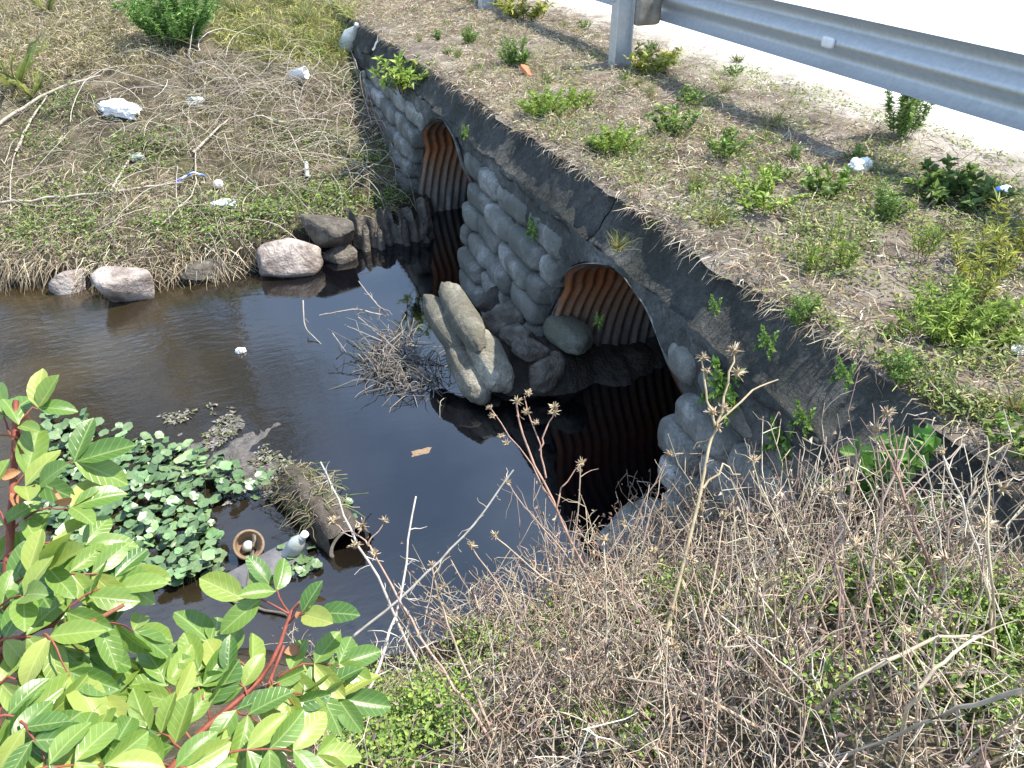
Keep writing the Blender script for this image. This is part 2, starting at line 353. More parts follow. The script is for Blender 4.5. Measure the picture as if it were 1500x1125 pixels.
m = simple('pennywort_leaf', [(.3, (.085, .16, .065)), (.5, (.14, .23, .10)), (.75, (.27, .34, .17))], 5, .34, .5, .25, 60, .003, .35); M['penny'] = m

# ------------------------------------------------------------------ the setting
def grid(xs, ys, hf):
    X, Y = np.meshgrid(xs, ys); V = np.stack([X, Y, hf(X, Y)], -1).reshape(-1, 3); nx = len(xs); ny = len(ys)
    i = (np.arange(ny-1)[:, None]*nx+np.arange(nx-1)); return V, np.stack([i, i+1, i+nx+1, i+nx], -1).reshape(-1, 4)
xs = np.concatenate([[-400, -200, -100, -50, -25, -12, -8, -6], np.arange(-5, 1.80, .05), [1.8]])
ys = np.concatenate([[-400, -150, -50, -20, -8, -4, -2.5], np.arange(-1.5, 13, .05), [14, 16, 20, 40, 100, 400]])
o = mk('ground', *grid(xs, ys, gh), M['soil']); o['kind'] = 'structure'
xs = np.concatenate([np.arange(1.75, 4.6, .035)]); ys = np.concatenate([[-400, -100, -30, -10, -4], np.arange(-2, 14, .04), [16, 25, 60, 400]])
V, F = grid(xs, ys, vh); V[:, 0] = V[:, 0]+(xe(V[:, 1])-1.75)*np.clip((2.6-V[:, 0])/.85, 0, 1); V[:, 2] = vh(V[:, 0], V[:, 1]); V[:, 0] += (.035*fbm(V[:, 1], 0*V[:, 1], 2, 2.6)+.012*fbm(V[:, 1], 0*V[:, 1], 4, 14))*np.clip((xe(V[:, 1])+.15-V[:, 0])/.15, 0, 1); o = mk('road_verge', V, F, M['verge']); o['kind'] = 'structure'
xs = np.concatenate([np.arange(4.05, 4.9, .1), [5, 6, 8, 10.5]]); ys = np.concatenate([[-400, -100, -30, -10], np.arange(-3, 16, .15), [20, 60, 400]])
o = mk('road', *grid(xs, ys, lambda x, y: 1.225+.075*np.clip((x-4.05)/.5, 0, 1)+.004*fbm(x, y, 0, 4)), M['road']); o['kind'] = 'structure'
V, F = grid(np.array([10.4, 14, 30, 100, 400]), np.array([-400, -60, 0, 60, 400]), lambda x, y: 1.2+0*x); o = mk('field', V, F, M['soil']); o['kind'] = 'structure'
V, F = grid(np.array([-400, -40, -6, 0, 1.5, 12]), np.array([-6, 0, 2, 4, 6, 9]), lambda x, y: 0*x); o = mk('water', V, F, M['water']); o['kind'] = 'structure'

# ------------------------------------------------------------------ headwall of concrete bags with two culvert mouths
PIPES = [(2.95, .22, .78), (5.80, .225, .775)]
wall = thing('headwall', 'grey culvert headwall of stacked concrete bags with dark stained mortar top', 'retaining wall', (1.7, 4.5, 0))
def to(o, p): o.parent = p; o.matrix_parent_inverse = p.matrix_basis.inverted(); return o
bagmesh = []
for i in range(8):
    V, F = cubegrid(11, 6.5); o3 = 7.3*i
    y = V[:, 1]; V[:, 2] *= (1-.13*np.abs(y)**5); V[:, 0] *= (1-.10*np.abs(y)**4); V[:, 0] *= (1-.16*np.abs(V[:, 2])**3)
    n_ = fbm(V[:, 0]*.6+o3, V[:, 1]*1.3, V[:, 2]*.6, 1.5); V = V*(1+.05*n_[:, None]+.022*fbm(V[:, 0]+o3, V[:, 1]*2.2, V[:, 2], 4)[:, None]); V[:, 2] += .07*fbm(V[:, 1]*1.5+o3, V[:, 1]*0, 0, 1.2)
    me_o = mk('sandbag', V, F, M['bag'], wall); bagmesh.append(me_o.data); bpy.data.objects.remove(me_o)
def put_bag(name, me, c, half, parent, rot=(0, 0, 0), mat=None):
    o = link(name, me, None, c); o.scale = half; o.rotation_euler = rot
    if mat: o.material_slots[0].link = 'OBJECT'; o.material_slots[0].material = mat
    if parent: to(o, parent)
    return o
bpy.context.view_layer.update()
CH = .158
for ci in range(7):
    z = -.10+CH*ci; y = .35+(ci % 2)*.2+random.uniform(-.05, .05)
    while y < 9.3:
        L = random.uniform(.38, .54); a, b_ = y, y+L; y += L
        for (yc, zc, R) in PIPES:
            dz = abs(z-zc); dz = max(0, dz-.03)
            if dz < R+.01:
                wd = math.sqrt(max(0, (R+.01)**2-dz*dz))
                if a < yc and b_ > yc-wd: b_ = min(b_, yc-wd+random.uniform(.0, .03)+(.11 if z < .6 else 0))
                elif b_ > yc-wd and a < yc+wd: a = max(a, yc+wd+random.uniform(-.005, .02))
        if b_-a < .13: continue
        c = ((a+b_)/2, z)
        hd = .15 if z < .8 else .13
        put_bag('sandbag', random.choice(bagmesh), (float(xf(z))+.105+random.uniform(-.018, .018), c[0], z+random.uniform(-.008, .008)),
                (hd, (b_-a)/2*1.0, CH*.525), wall, (random.uniform(-.05, .05), random.uniform(-.05, .05), random.uniform(-.05, .05)))
y = .1
while y < 10.5:
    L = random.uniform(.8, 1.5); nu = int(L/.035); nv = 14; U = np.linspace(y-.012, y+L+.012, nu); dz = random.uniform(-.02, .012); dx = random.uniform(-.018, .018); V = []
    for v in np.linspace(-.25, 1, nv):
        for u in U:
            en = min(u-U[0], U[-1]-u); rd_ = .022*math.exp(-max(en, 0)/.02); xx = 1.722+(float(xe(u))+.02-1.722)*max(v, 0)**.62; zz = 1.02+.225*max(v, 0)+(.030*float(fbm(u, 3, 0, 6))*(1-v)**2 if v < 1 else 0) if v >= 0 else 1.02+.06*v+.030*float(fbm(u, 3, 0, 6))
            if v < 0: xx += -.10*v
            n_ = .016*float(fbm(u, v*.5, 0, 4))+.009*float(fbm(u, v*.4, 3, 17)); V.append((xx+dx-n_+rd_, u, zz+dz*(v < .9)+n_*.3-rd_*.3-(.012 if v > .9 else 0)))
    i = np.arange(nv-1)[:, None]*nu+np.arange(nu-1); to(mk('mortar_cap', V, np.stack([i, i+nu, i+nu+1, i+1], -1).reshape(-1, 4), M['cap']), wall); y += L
# mortar face sheet with round holes
ys = np.arange(.2, 10.6, .022); zs = np.arange(-.35, 1.05, .022)
Y, Z = np.meshgrid(ys, zs); Y = Y.copy(); Z = Z.copy(); inside = np.zeros(Y.shape, bool)
for (yc, zc, R) in PIPES:
    r = np.hypot(Y-yc, Z-zc); inside |= r < R-.024
    s = (r < R+.012) & (r > 1e-3); Y[s] = yc+(Y[s]-yc)/r[s]*(R+.006); Z[s] = zc+(Z[s]-zc)/r[s]*(R+.006)
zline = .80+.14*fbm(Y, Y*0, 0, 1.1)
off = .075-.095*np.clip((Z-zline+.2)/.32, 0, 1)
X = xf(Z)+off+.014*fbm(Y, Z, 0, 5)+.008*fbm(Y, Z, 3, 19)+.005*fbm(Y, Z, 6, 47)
i = (np.arange(len(zs)-1)[:, None]*len(ys)+np.arange(len(ys)-1)); F = np.stack([i, i+len(ys), i+len(ys)+1, i+1], -1).reshape(-1, 4)
ins = inside.ravel()[F]; F = F[~ins.any(1) | (ins.sum(1) < 2)]
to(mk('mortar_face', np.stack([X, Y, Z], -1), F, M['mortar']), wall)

def pipe(yc, zc, R, label):
    t = thing('culvert_pipe', label, 'culvert', (1.65, yc, zc-R))
    bpy.context.view_layer.update()
    nseg = 72; xs = np.arange(0, 7.0, .0085); th = np.arange(nseg)*2*math.pi/nseg
    cz = zc+R*np.cos(th); x0 = xf(cz)-.015+.10*np.clip((.80-cz)/.2, 0, 1)
    r = R-.012+.0105*np.cos(2*math.pi*xs/.068)
    Xg = x0[None]+xs[:, None]*(1+0*th[None]); Yg = yc+r[:, None]*np.sin(th)[None]; Zg = zc+r[:, None]*np.cos(th)[None]
    i = np.arange(len(xs)-1)[:, None]*nseg+np.arange(nseg); j = np.arange(len(xs)-1)[:, None]*nseg+(np.arange(nseg)+1) % nseg
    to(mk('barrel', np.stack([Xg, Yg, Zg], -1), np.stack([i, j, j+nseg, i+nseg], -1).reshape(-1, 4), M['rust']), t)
    k = 7; pr = [(.004, -.003), (-.004, -.003), (-.006, 0), (-.004, .003), (0.02, .003), (.02, 0), (.004, -.003)]
    th2 = np.linspace(0, 2*math.pi, 97); wob = .006*np.sin(th2*7+1)+.004*np.sin(th2*13)
    V = []; 
    for a, w_ in zip(th2, wob):
        for dx, dr in pr:
            rr = R+dr*.7+w_*.5; V.append((float(xf(zc+R*math.cos(a)))-.012+dx+w_+.10*min(1, max(0, (.80-zc-R*math.cos(a))/.2)), yc+rr*math.sin(a), zc+rr*math.cos(a)))
    F = [(a*k+j, a*k+j+1, (a+1)*k+j+1, (a+1)*k+j) for a in range(96) for j in range(k-1)]
    to(mk('pipe_rim', V, np.array(F), M['bag']), t)
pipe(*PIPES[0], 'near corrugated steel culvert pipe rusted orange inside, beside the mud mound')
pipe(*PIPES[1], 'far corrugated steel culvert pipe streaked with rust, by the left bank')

# ------------------------------------------------------------------ guardrail
gr = thing('guardrail', 'galvanized steel guardrail with wooden block on posts beside the white road', 'guardrail', (3.25, 5.85, 1.25)); bpy.context.view_layer.update()
prof = [(0, 0), (.012, .0), (.075, .045), (.082, .07), (.075, .095), (.012, .135), (0, .156), (.012, .177), (.075, .217), (.082, .242), (.075, .267), (.012, .312), (0, .312)]
yy = np.arange(-6, 40, .5); RX, RZ = 3.56, 1.25+.36
V = np.array([[(RX+a, y, RZ+b_) for a, b_ in prof] for y in yy]); V2 = V.copy(); V2[..., 0] += .004
k = len(prof); i = np.arange(len(yy)-1)[:, None]*k+np.arange(k-1); F = np.stack([i, i+1, i+k+1, i+k], -1).reshape(-1, 4)
to(mk('rail', V, F, M['galv']), gr)
for py_ in (2.0, 5.85, 9.0, 12.8):
    px_ = 3.25
    bb = B()
    for a in (-.072, .072): bb.add(*box((px_+a, py_, 1.25+.15), (.004, .05, .60)))
    bb.add(*box((px_, py_, 1.25+.15), (.068, .003, .598)))
    p = to(bb.build('post', M['galv'], smooth=False), gr)
    V, F = cubegrid(4, 14); V = V*np.array([.112, .075, .18])+np.array([px_+.192, py_, RZ+.15]); to(mk('wooden_block', V, F, M['wood_grey']), gr)
    V, F = lathe([(0, .012), (.012, .012), (.016, 0), (.016, -.01)], 8); V = V[:, [2, 1, 0]]*np.array([-1, 1, 1])+np.array([px_-.078, py_+.02, RZ+.155]); to(mk('bolt', V, F, M['galv']), p)
q = on_x(1213, 62, RX-.006); V, F = cubegrid(3, 6); to(mk('reflector', V*np.array([.012, .05, .03])+q, F, M['white']), gr)

# ------------------------------------------------------------------ rocks, fallen bags, mud mound, debris by the water
def lump(name, c, half, seed, mat, label, cat, group=None, rot=(0, 0, 0), p=3.2, amp=.12, n=14, facets=9):
    V, F = cubegrid(n, p); V = V*(1+amp*fbm(V[:, 0]+seed*3.1, V[:, 1], V[:, 2], 1.1)[:, None]+amp*.25*fbm(V[:, 0]+seed, V[:, 1], V[:, 2], 4)[:, None])
    if facets:
        rr = np.random.default_rng(int(seed)*7+1)
        for _ in range(facets):
            nv = rr.normal(size=3); nv /= np.linalg.norm(nv); dd = rr.uniform(.62, .95); ex = np.clip(V@nv-dd, 0, None); V = V-.9*ex[:, None]*nv
        V = V+.012*fbm(V[:, 0]*3+seed, V[:, 1]*3, V[:, 2]*3, 3)[:, None]*V
    o = mk(name, V*np.array(half), F, mat, None, loc=c); o.rotation_euler = rot
    return tag(o, label, cat, group)
def rock(px, py, half, seed, mat, label, rot, dz=0.0, p=3.2):
    q = g1(px, py); return lump('rock', (q[0], q[1], q[2]+half[2]*.35+dz), half, seed, mat, label, 'rock', 'rocks along the far waterline', rot, p)
def wrock(px, py, half, seed, mat, label, rot, z=.06, p=3.2, name='rock'):
    q = on_z(px, py, z); return lump(name, q, half, seed, mat, label, 'rock', 'rocks along the far waterline', rot, p)
wrock(178, 418, (.19, .15, .13), 1, M['rock'], 'squared pale pinkish rock at the left waterline', (.1, .1, .3), .10, 4.5)
wrock(106, 412, (.15, .12, .10), 2, M['rock'], 'small yellowish rock left of the squared pink rock', (.1, .0, .8), .05)
wrock(425, 380, (.24, .17, .14), 3, M['rock'], 'big rounded grey rock resting in the water edge below the brown block', (.1, -.1, .15), .10, 3.4)
wrock(482, 338, (.21, .17, .13), 4, M['wetrock'], 'brown flat-topped rock above the rounded grey rock', (0, .08, -.1), .22, 4.5)
wrock(497, 374, (.13, .10, .08), 5, M['wetrock'], 'small dark wet rock between the grey rock and the corrugated scrap', (0, 0, .4), .03)
wrock(300, 398, (.20, .10, .08), 6, M['wetrock'], 'low dark stone half buried in the muddy left bank', (0, 0, .2), .05)
# broken corrugated apron by the far culvert
t = thing('corrugated_scrap', 'dark broken corrugated steel apron leaning at the far culvert mouth', 'scrap metal', on_z(570, 365, .0)); bpy.context.view_layer.update()
a = on_z(522, 374, -.04); b_ = on_z(640, 358, -.04); nu, nv = 90, 10; L = np.linalg.norm(b_-a)
U = np.linspace(0, 1, nu); top = .27+.05*fbm(U*3, U*0, 0, 2)-.10*(np.abs(U-.55) < .03)-.08*(np.abs(U-.8) < .04); V = []
for v in np.linspace(0, 1, nv):
    for u, h_ in zip(U, top):
        q = a+(b_-a)*u; w_ = .022*math.cos(2*math.pi*u*L/.115)+.012*float(fbm(u*2, v, 0, 3)); V.append((q[0], q[1]+w_+.16*v*h_/.27, -.06+v*(h_+.06)))
i = np.arange(nv-1)[:, None]*nu+np.arange(nu-1); to(mk('corrugated_sheet', V, np.stack([i, i+1, i+nu+1, i+nu], -1).reshape(-1, 4), M['wetrock']), t)
for u in (.12, .30, .62, .86):
    q = a+(b_-a)*u; P = np.linspace(q+np.array([0, -.04, -.03]), q+np.array([.02, .04, random.uniform(.17, .25)]), 6)+rng.normal(0, .006, (6, 3)); V, F = tubes(P[None], np.array([.028, .036, .034, .034, .03, .014])[None], 7); to(mk('bent_strip', V, F, M['mud'] if u > .5 else M['wetrock']), t)
# mud mound at the near culvert
cx, cy = on_z(765, 510, .1)[:2]
xs = np.linspace(-.55, .75, 60); ys = np.linspace(-.5, .55, 56)
def mh(x, y):
    r = np.sqrt((x/.50)**2+(y/.44)**2); c = np.clip(1-r**2.2, -1, 1)
    c2 = np.clip(1-(((x-.45)/.5)**2+((y+.12)/.36)**2), -1, 1)
    return np.maximum(.26*c, .13*c2)+.035*fbm(x, y, 0, 6)+.018*fbm(x, y, 3, 17)-.02
V, F = grid(xs, ys, mh); V = V+np.array([cx+.12, cy, 0]); o = mk('mud_mound', V, F, M['mud']); tag(o, 'dark cracked mud mound between fallen bags and near culvert', 'mud mound')
for k_, (px, py, z, half, lab) in enumerate([(795, 545, .13, (.135, .115, .11), 'reddish dark rock at the foot of the mud mound'), (775, 512, .24, (.12, .10, .07), 'rough grey lump on the mud mound above the reddish rock'),
        (745, 470, .27, (.17, .12, .07), 'cracked brown slab on the middle of the mud mound'), (722, 440, .22, (.13, .09, .08), 'dark muddy clod at the back of the mud mound'), (760, 492, .27, (.12, .10, .055), 'small flat stone in the centre of the mud mound')]):
    lump('mound_rock', on_z(px, py, z), half, 20+k_, M['wetrock'] if k_ != 3 else M['mud'], lab, 'rock', 'rocks on the mud mound', (random.uniform(-.2, .2), random.uniform(-.2, .2), random.uniform(0, 3)), 3.4, .16)
# mossy bag inside the near culvert mouth
q = on_x(832, 487, 1.80); lump('mossy_bag', q, (.10, .165, .085), 31, concrete('mossy_concrete', (.24, .245, .225), (.38, .385, .355), (.50, .50, .47), (.17, .18, .14), .15), 'greenish mossy concrete bag lodged in the near culvert mouth', 'sandbag', None, (.1, .1, .25), 3.2, .1, 14, 0)
def fallen(pa, pb, za, zb, r, seed, label):
    a = on_z(*pa, za); b_ = on_z(*pb, zb); c = (a+b_)/2; d = Vector(b_-a); L = d.length
    V, F = cubegrid(16, 2.7); y = V[:, 1]; n_ = fbm(V[:, 0]+seed, V[:, 1]*1.6, V[:, 2], 1.6)
    V = V*(1+.07*n_[:, None]); V[:, 0] += .08*fbm(V[:, 1]+seed*2, V[:, 1]*0, 0, 1.4); V[:, [0, 2]] *= (1-.25*np.abs(y)**3)[:, None]
    V = V*(1+.025*fbm(V[:, 0]+seed, V[:, 1]*2, V[:, 2], 6)[:, None]+.02*np.sin(V[:, 1]*26+3*n_)[:, None]*(np.abs(V[:, 1:2]) > .55))
    o = mk('fallen_sandbag', V*np.array([r*1.05, L*.60, r*.95]), F, M['oldbag'], None, loc=c)
    o.rotation_mode = 'QUATERNION'; o.rotation_quaternion = Vector(d).to_track_quat('Y', 'Z')
    return tag(o, label, 'sandbag', 'fallen bags in front of the near culvert')
fallen((630, 442), (672, 510), .36, .26, .078, 1, 'upper end bag of the outer fallen pair beside the dead reeds')
fallen((666, 498), (706, 582), .26, .06, .092, 2, 'lower bag of the outer fallen pair dipping into the water')
fallen((655, 422), (702, 505), .44, .33, .082, 3, 'upper bag of the inner fallen pair leaning beside the mud mound')
fallen((694, 488), (738, 566), .34, .12, .094, 4, 'lower bag of the inner fallen pair against the mud mound')
# ------------------------------------------------------------------ logs and litter in the water
def log(pa, pb, z, r, label):
    a = on_z(*pa, z); b_ = on_z(*pb, z-.02); t = thing('hollow_log', label, 'log', a); bpy.context.view_layer.update()
    k = 26; P = np.linspace(a, b_, k); T = (b_-a)/np.linalg.norm(b_-a); S = np.cross(T, [0, 0, 1]); S /= np.linalg.norm(S); U = np.cross(S, T)
    n = 28; th = np.arange(n)*2*math.pi/n; V = []
    for i in range(k):
        for q in th:
            rr = r*(1+.08*math.sin(q*5+i*.15)+.06*float(fbm(q*2, i*.3, 0, 1.2))) ; e = .05*float(fbm(q*1.5, 9, 0, 1.5)) if i == k-1 else 0
            V.append(P[i]+T*e+rr*(math.cos(q)*S+math.sin(q)*U))
    i = np.arange(k-1)[:, None]*n+np.arange(n); j = np.arange(k-1)[:, None]*n+(np.arange(n)+1) % n
    to(mk('bark', V, np.stack([i, j, j+n, i+n], -1).reshape(-1, 4), M['bark']), t)
    V = []
    for i in range(6):
        for q in th: V.append(b_-T*(.0+i*.05)+(r*(.82-.05*i))*(math.cos(q)*S+math.sin(q)*U))
    V.append(b_-T*.27); i = np.arange(5)[:, None]*n+np.arange(n); j = np.arange(5)[:, None]*n+(np.arange(n)+1) % n
    F = np.stack([i, i+n, j+n, j], -1).reshape(-1, 4); F3 = np.array([(5*n+q, 6*n, 5*n+(q+1) % n) for q in range(n)])
    to(mk('hollow', V, [F, F3], M['mud']), t)
    V = [P[-1]+r*1.0*(math.cos(q)*S+math.sin(q)*U) for q in th]+[b_+r*.82*(math.cos(q)*S+math.sin(q)*U) for q in th]
    F = np.array([(q, (q+1) % n, n+(q+1) % n, n+q) for q in range(n)]); to(mk('cut_rim', V, F, M['wood_grey']), t)
    nb = 260; u = rng.uniform(0, .75, nb); q = rng.uniform(.3, 2.8, nb); base = a+(b_-a)*u[:, None]+r*(np.cos(q)[:, None]*S+np.sin(q)[:, None]*U)
    d = rng.normal(0, 1, (nb, 3))*np.array([1, 1, .35])+np.array([-.4, .3, .2]); V, F = tubes(arcs(base, d, rng.uniform(.05, .16, nb), 4, .5), .0022)
    bb = B(); bb.add(V, F, rep(cmix([(.24, .21, .12), (.12, .16, .05), (.30, .26, .18)], nb), 12)); o = to(bb.build('clinging_grass', M['straw']), t); o['kind'] = 'stuff'
log((428, 706), (512, 797), .045, .105, 'dark hollow log with clinging grass floating beside the round leaves')
# brown pot lying in the water
t = thing('clay_pot', 'brown clay pot lying half sunk with its mouth facing up', 'pot', on_z(363, 800, .03), (.72, .12, .1)); 
V, F = lathe([(.0, -.10), (.045, -.10), (.062, .02), (.07, .025), (.07, .05), (.060, .05), (.055, .02), (.04, -.02), (0.0, -.02)], 24); mk('body', V, F, M['brownpot'], t)
V, F = lathe([(.026, -.02), (.024, .02), (.018, .03), (0, .03)], 14); mk('inner_cone', V, F, M['clearp'], t)
t = thing('sunken_bottle', 'grey crushed plastic bottle sticking out of the water next to the log', 'bottle', on_z(424, 812, .0), (.35, .5, .2))
V, F = lathe([(.0, -.06), (.036, -.06), (.039, .0), (.034, .03), (.039, .05), (.038, .09), (.02, .13), (.014, .135), (.014, .16), (0, .16)], 18); V[:, :2] *= 1+.14*fbm(V[:, 0]*20, V[:, 1]*20, V[:, 2]*10, 1)[:, None]; mk('body', V, F, M['clearp'], t)
V, F = lathe([(.017, .148), (.018, .17), (0, .172)], 12); mk('cap', V, F, M['white'], t)
V, F = cubegrid(8, 16); V[:, 2] += .35*fbm(V[:, 0]*2, V[:, 1], 0, 1); o = mk('board', V*np.array([.17, .07, .009]), F, M['grayboard'], None, loc=on_z(385, 832, .012)); o.rotation_euler = (.05, 0, .35); tag(o, 'dark grey flat board floating below the clay pot', 'board')
def stick(name, pts, r0, r1, mat, label, cat='stick', group=None, sides=6, col=None, twigs=0, tl=.12):
    P = np.array(pts, float); k = 14; u = np.linspace(0, len(P)-1, k); Q = np.stack([np.interp(u, np.arange(len(P)), P[:, i]) for i in range(3)], -1)
    Q[1:-1] = (Q[:-2]+2*Q[1:-1]+Q[2:])/4
    L = np.linalg.norm(P[-1]-P[0]); Q += rng.normal(0, .0035*L, Q.shape)
    t = thing(name, label, cat, P[0], group=group); Q = Q-P[0]
    bb = B(); bb.add(*tubes(Q[None], np.linspace(r0, r1, k)[None], sides), col if col is not None else (.34, .29, .22)); bb.build('stem', mat, t)
    if twigs:
        u = rng.uniform(.25, 1, twigs)*(k-1); bs = np.stack([np.interp(u, np.arange(k), Q[:, i]) for i in range(3)], -1)
        ax = (Q[-1]-Q[0])/L; d = rng.normal(0, 1, (twigs, 3))+ax*.6
        bb = B(); bb.add(*tubes(arcs(bs, d, rng.uniform(.4, 1.2, twigs)*tl, 4, .1, .06), np.linspace(r1*.8, r1*.35, 4)), col if col is not None else (.34, .29, .22)); bb.build('twigs', mat, t)['kind'] = 'stuff'
    return t, Q
stick('upright_stick', [on_z(360, 885, -.02), on_z(366, 835, .12), on_z(373, 783, .27)], .010, .008, M['straw'], 'pale broken stick standing in the water by the clay pot', col=(.36, .30, .22))
stick('floating_stick', [on_z(300, 855, .01), on_z(350, 885, .01), on_z(420, 900, .012)], .008, .006, M['wood'], 'thin dark stick floating behind the leafy shrub', col=(.14, .12, .10))
def wad(name, c, half, seed, mat, label, cat, amp=.35, rot=(0, 0, 0), n=9):
    V, F = cubegrid(n, 2.6); V = V*(1+amp*fbm(V[:, 0]+seed*2.3, V[:, 1], V[:, 2], 1.7)[:, None]+amp*.35*fbm(V[:, 0]+seed, V[:, 1], V[:, 2], 5)[:, None])
    o = mk(name, V*np.array(half), F, mat, None, loc=c, smooth=False); o.rotation_euler = rot; return tag(o, label, cat)
wad('floating_foam', on_z(353, 514, .01), (.028, .022, .02), 2, M['white'], 'small white foam lump floating alone on the open water', 'foam')
wad('floating_wrapper', on_z(617, 662, .0), (.055, .025, .004), 3, M['brownpot'], 'pale flat wrapper floating on blue water reflection', 'wrapper')
q = g1(180, 172); wad('plastic_bag', q+np.array([0, 0, .06]), (.17, .10, .06), 4, M['white'], 'large crumpled white plastic bag on the left bank', 'plastic bag', .32, (.1, .1, -.5), 14)
q = g1(331, 307); wad('paper_scrap', q+np.array([0, 0, .03]), (.10, .05, .03), 5, M['white'], 'torn white paper scrap above the rounded waterline rocks', 'paper', .4, (0, 0, -.3))
q = g1(322, 278); wad('foam_ball', q+np.array([0, 0, .035]), (.035, .035, .035), 6, M['white'], 'small round white foam piece at the tip of the blue strip', 'foam', .12)
q = g1(203, 237); wad('paper_scrap', q+np.array([0, 0, .03]), (.055, .04, .03), 7, M['clearp'], 'dull grey paper scrap below the large white bag', 'paper', .4)
q = g1(286, 155); wad('paper_scrap', q+np.array([0, 0, .03]), (.07, .05, .04), 17, M['clearp'], 'dull grey crumpled paper right of the large white bag', 'paper', .4)
q = v1(1253, 259); wad('paper_wad', q+np.array([0, 0, .03]), (.085, .045, .035), 8, M['white'], 'crumpled white wrapper lying on the grassy verge', 'wrapper', .4, (0, 0, .5), 12)
q = v1(772, 112); V, F = cubegrid(6, 12); V[:, 2] += .9*fbm(V[:, 0], V[:, 1], 0, 1.2); o = mk('orange_scrap', V*np.array([.035, .07, .012]), F, M['orange'], None, loc=q+np.array([0, 0, .03])); o.rotation_euler = (.5, .3, .3); tag(o, 'orange red plastic scrap on the verge near the tall post', 'plastic scrap')
q = v1(1488, 521); wad('paper_scrap', q+np.array([0, 0, .012]), (.03, .02, .012), 9, M['white'], 'tiny white scrap at the right edge of the verge', 'paper', .3)
q = g1(541, 119); wad('foam_lump', q+np.array([0, 0, .05]), (.07, .05, .05), 10, M['clearp'], 'pale foam lump against the wall above the far culvert', 'foam', .25)
t = thing('blue_can', 'crushed blue and white drink can lying on the verge', 'can', v1(1453, 300)+np.array([0, 0, .035]), (1.2, .2, .9))
V, F = lathe([(0, -.06), (.026, -.06), (.033, -.05), (.033, .05), (.027, .06), (.0, .058)], 20); V[:, 0] *= .75; V[:, :2] *= 1+.10*fbm(V[:, 0]*30, V[:, 1]*30, V[:, 2]*20, 1)[:, None]; mk('body', V, F, M['blue'], t)
V, F = lathe([(.027, .0605), (.029, .063), (.026, .066)], 20); V[:, 0] *= .75; mk('lid_rim', V, F, M['galv'], t)
t = thing('foam_cup', 'white foam cup lying on its side among the vines', 'cup', g1(440, 128)+np.array([0, 0, .09]), (1.35, .3, .9))
V, F = lathe([(0, -.09), (.042, -.09), (.06, .08), (.063, .085), (.057, .085), (.04, -.08), (0, -.08)], 20); mk('body', V, F, M['white'], t)
t = thing('plastic_jug', 'dusty translucent plastic jug beside the far end of the wall', 'jug', g1(515, 78)+np.array([0, 0, .13]), (.5, .4, .3))
V, F = lathe([(0, -.14), (.08, -.14), (.09, -.1), (.09, .05), (.03, .14), (.025, .17), (0, .17)], 16); V[:, :2] *= 1+.12*fbm(V[:, 0]*9, V[:, 1]*9, V[:, 2]*9, 1)[:, None]; mk('body', V, F, M['clearp'], t)
V, F = lathe([(.03, .165), (.031, .19), (0, .192)], 12); mk('cap', V, F, M['white'], t)

# ------------------------------------------------------------------ pennywort: round leaves over the water
def roundleaf():
    n = 16; V = [(0, 0, -.10)]; 
    for r, z in ((.5, -.03), (1, 0)):
        for i in range(n):
            a = (i+.5)/n*2*math.pi; rr = r*(1+.07*math.cos(a*7)); 
            if i in (0, n-1): rr *= .72
            V.append((rr*math.cos(a), rr*math.sin(a), z+.07*math.sin(a*3)*r))
    F4 = [(1+i, 1+n+i, 1+n+(i+1) % n, 1+(i+1) % n) for i in range(n)]; F3 = [(0, 1+i, 1+(i+1) % n) for i in range(n)]
    return np.array(V), [np.array(F4), np.array(F3)]
pw = thing('pennywort_patch', 'dense patch of round green pennywort leaves on the water by the shrub', 'water plant', on_z(250, 740, 0)); bpy.context.view_layer.update()
V, F = roundleaf(); o = mk('leaf', V, F, M['penny']); leafme = o.data; bpy.data.objects.remove(o)
def inpoly(x, y, poly):
    r = np.zeros(len(x), bool); j = len(poly)-1
    for i in range(len(poly)):
        xi, yi = poly[i]; xj, yj = poly[j]
        r ^= ((yi > y) != (yj > y)) & (x < (xj-xi)*(y-yi)/(yj-yi+1e-9)+xi); j = i
    return r
def pix(poly, n):
    poly = np.array(poly, float); x = np.empty(0); y = np.empty(0)
    while len(x) < n:
        a = rng.uniform(poly[:, 0].min(), poly[:, 0].max(), n); b_ = rng.uniform(poly[:, 1].min(), poly[:, 1].max(), n); k = inpoly(a, b_, poly); x = np.append(x, a[k]); y = np.append(y, b_[k])
    return x[:n], y[:n]
PW = [(70, 600), (110, 612), (180, 640), (250, 655), (300, 668), (345, 690), (400, 720), (335, 735), (310, 760), (325, 800), (330, 845), (250, 865), (205, 860), (120, 860), (60, 760)]
px, py = pix(PW, 760); P = on_z(px, py, 0)
spec = []
for p in P: spec.append((p, .044 if random.random() < .7 else .028, random.uniform(.012, .10)))
for (a, b_, n) in ((442, 828, 22), (505, 745, 8), (365, 712, 14), (455, 800, 6)):
    for _ in range(n): spec.append((on_z(a+random.gauss(0, 16), b_+random.gauss(0, 11), 0), .032, random.uniform(.004, .03)))
leafn = 0; rest = B(); RV, RF = roundleaf(); pet = []
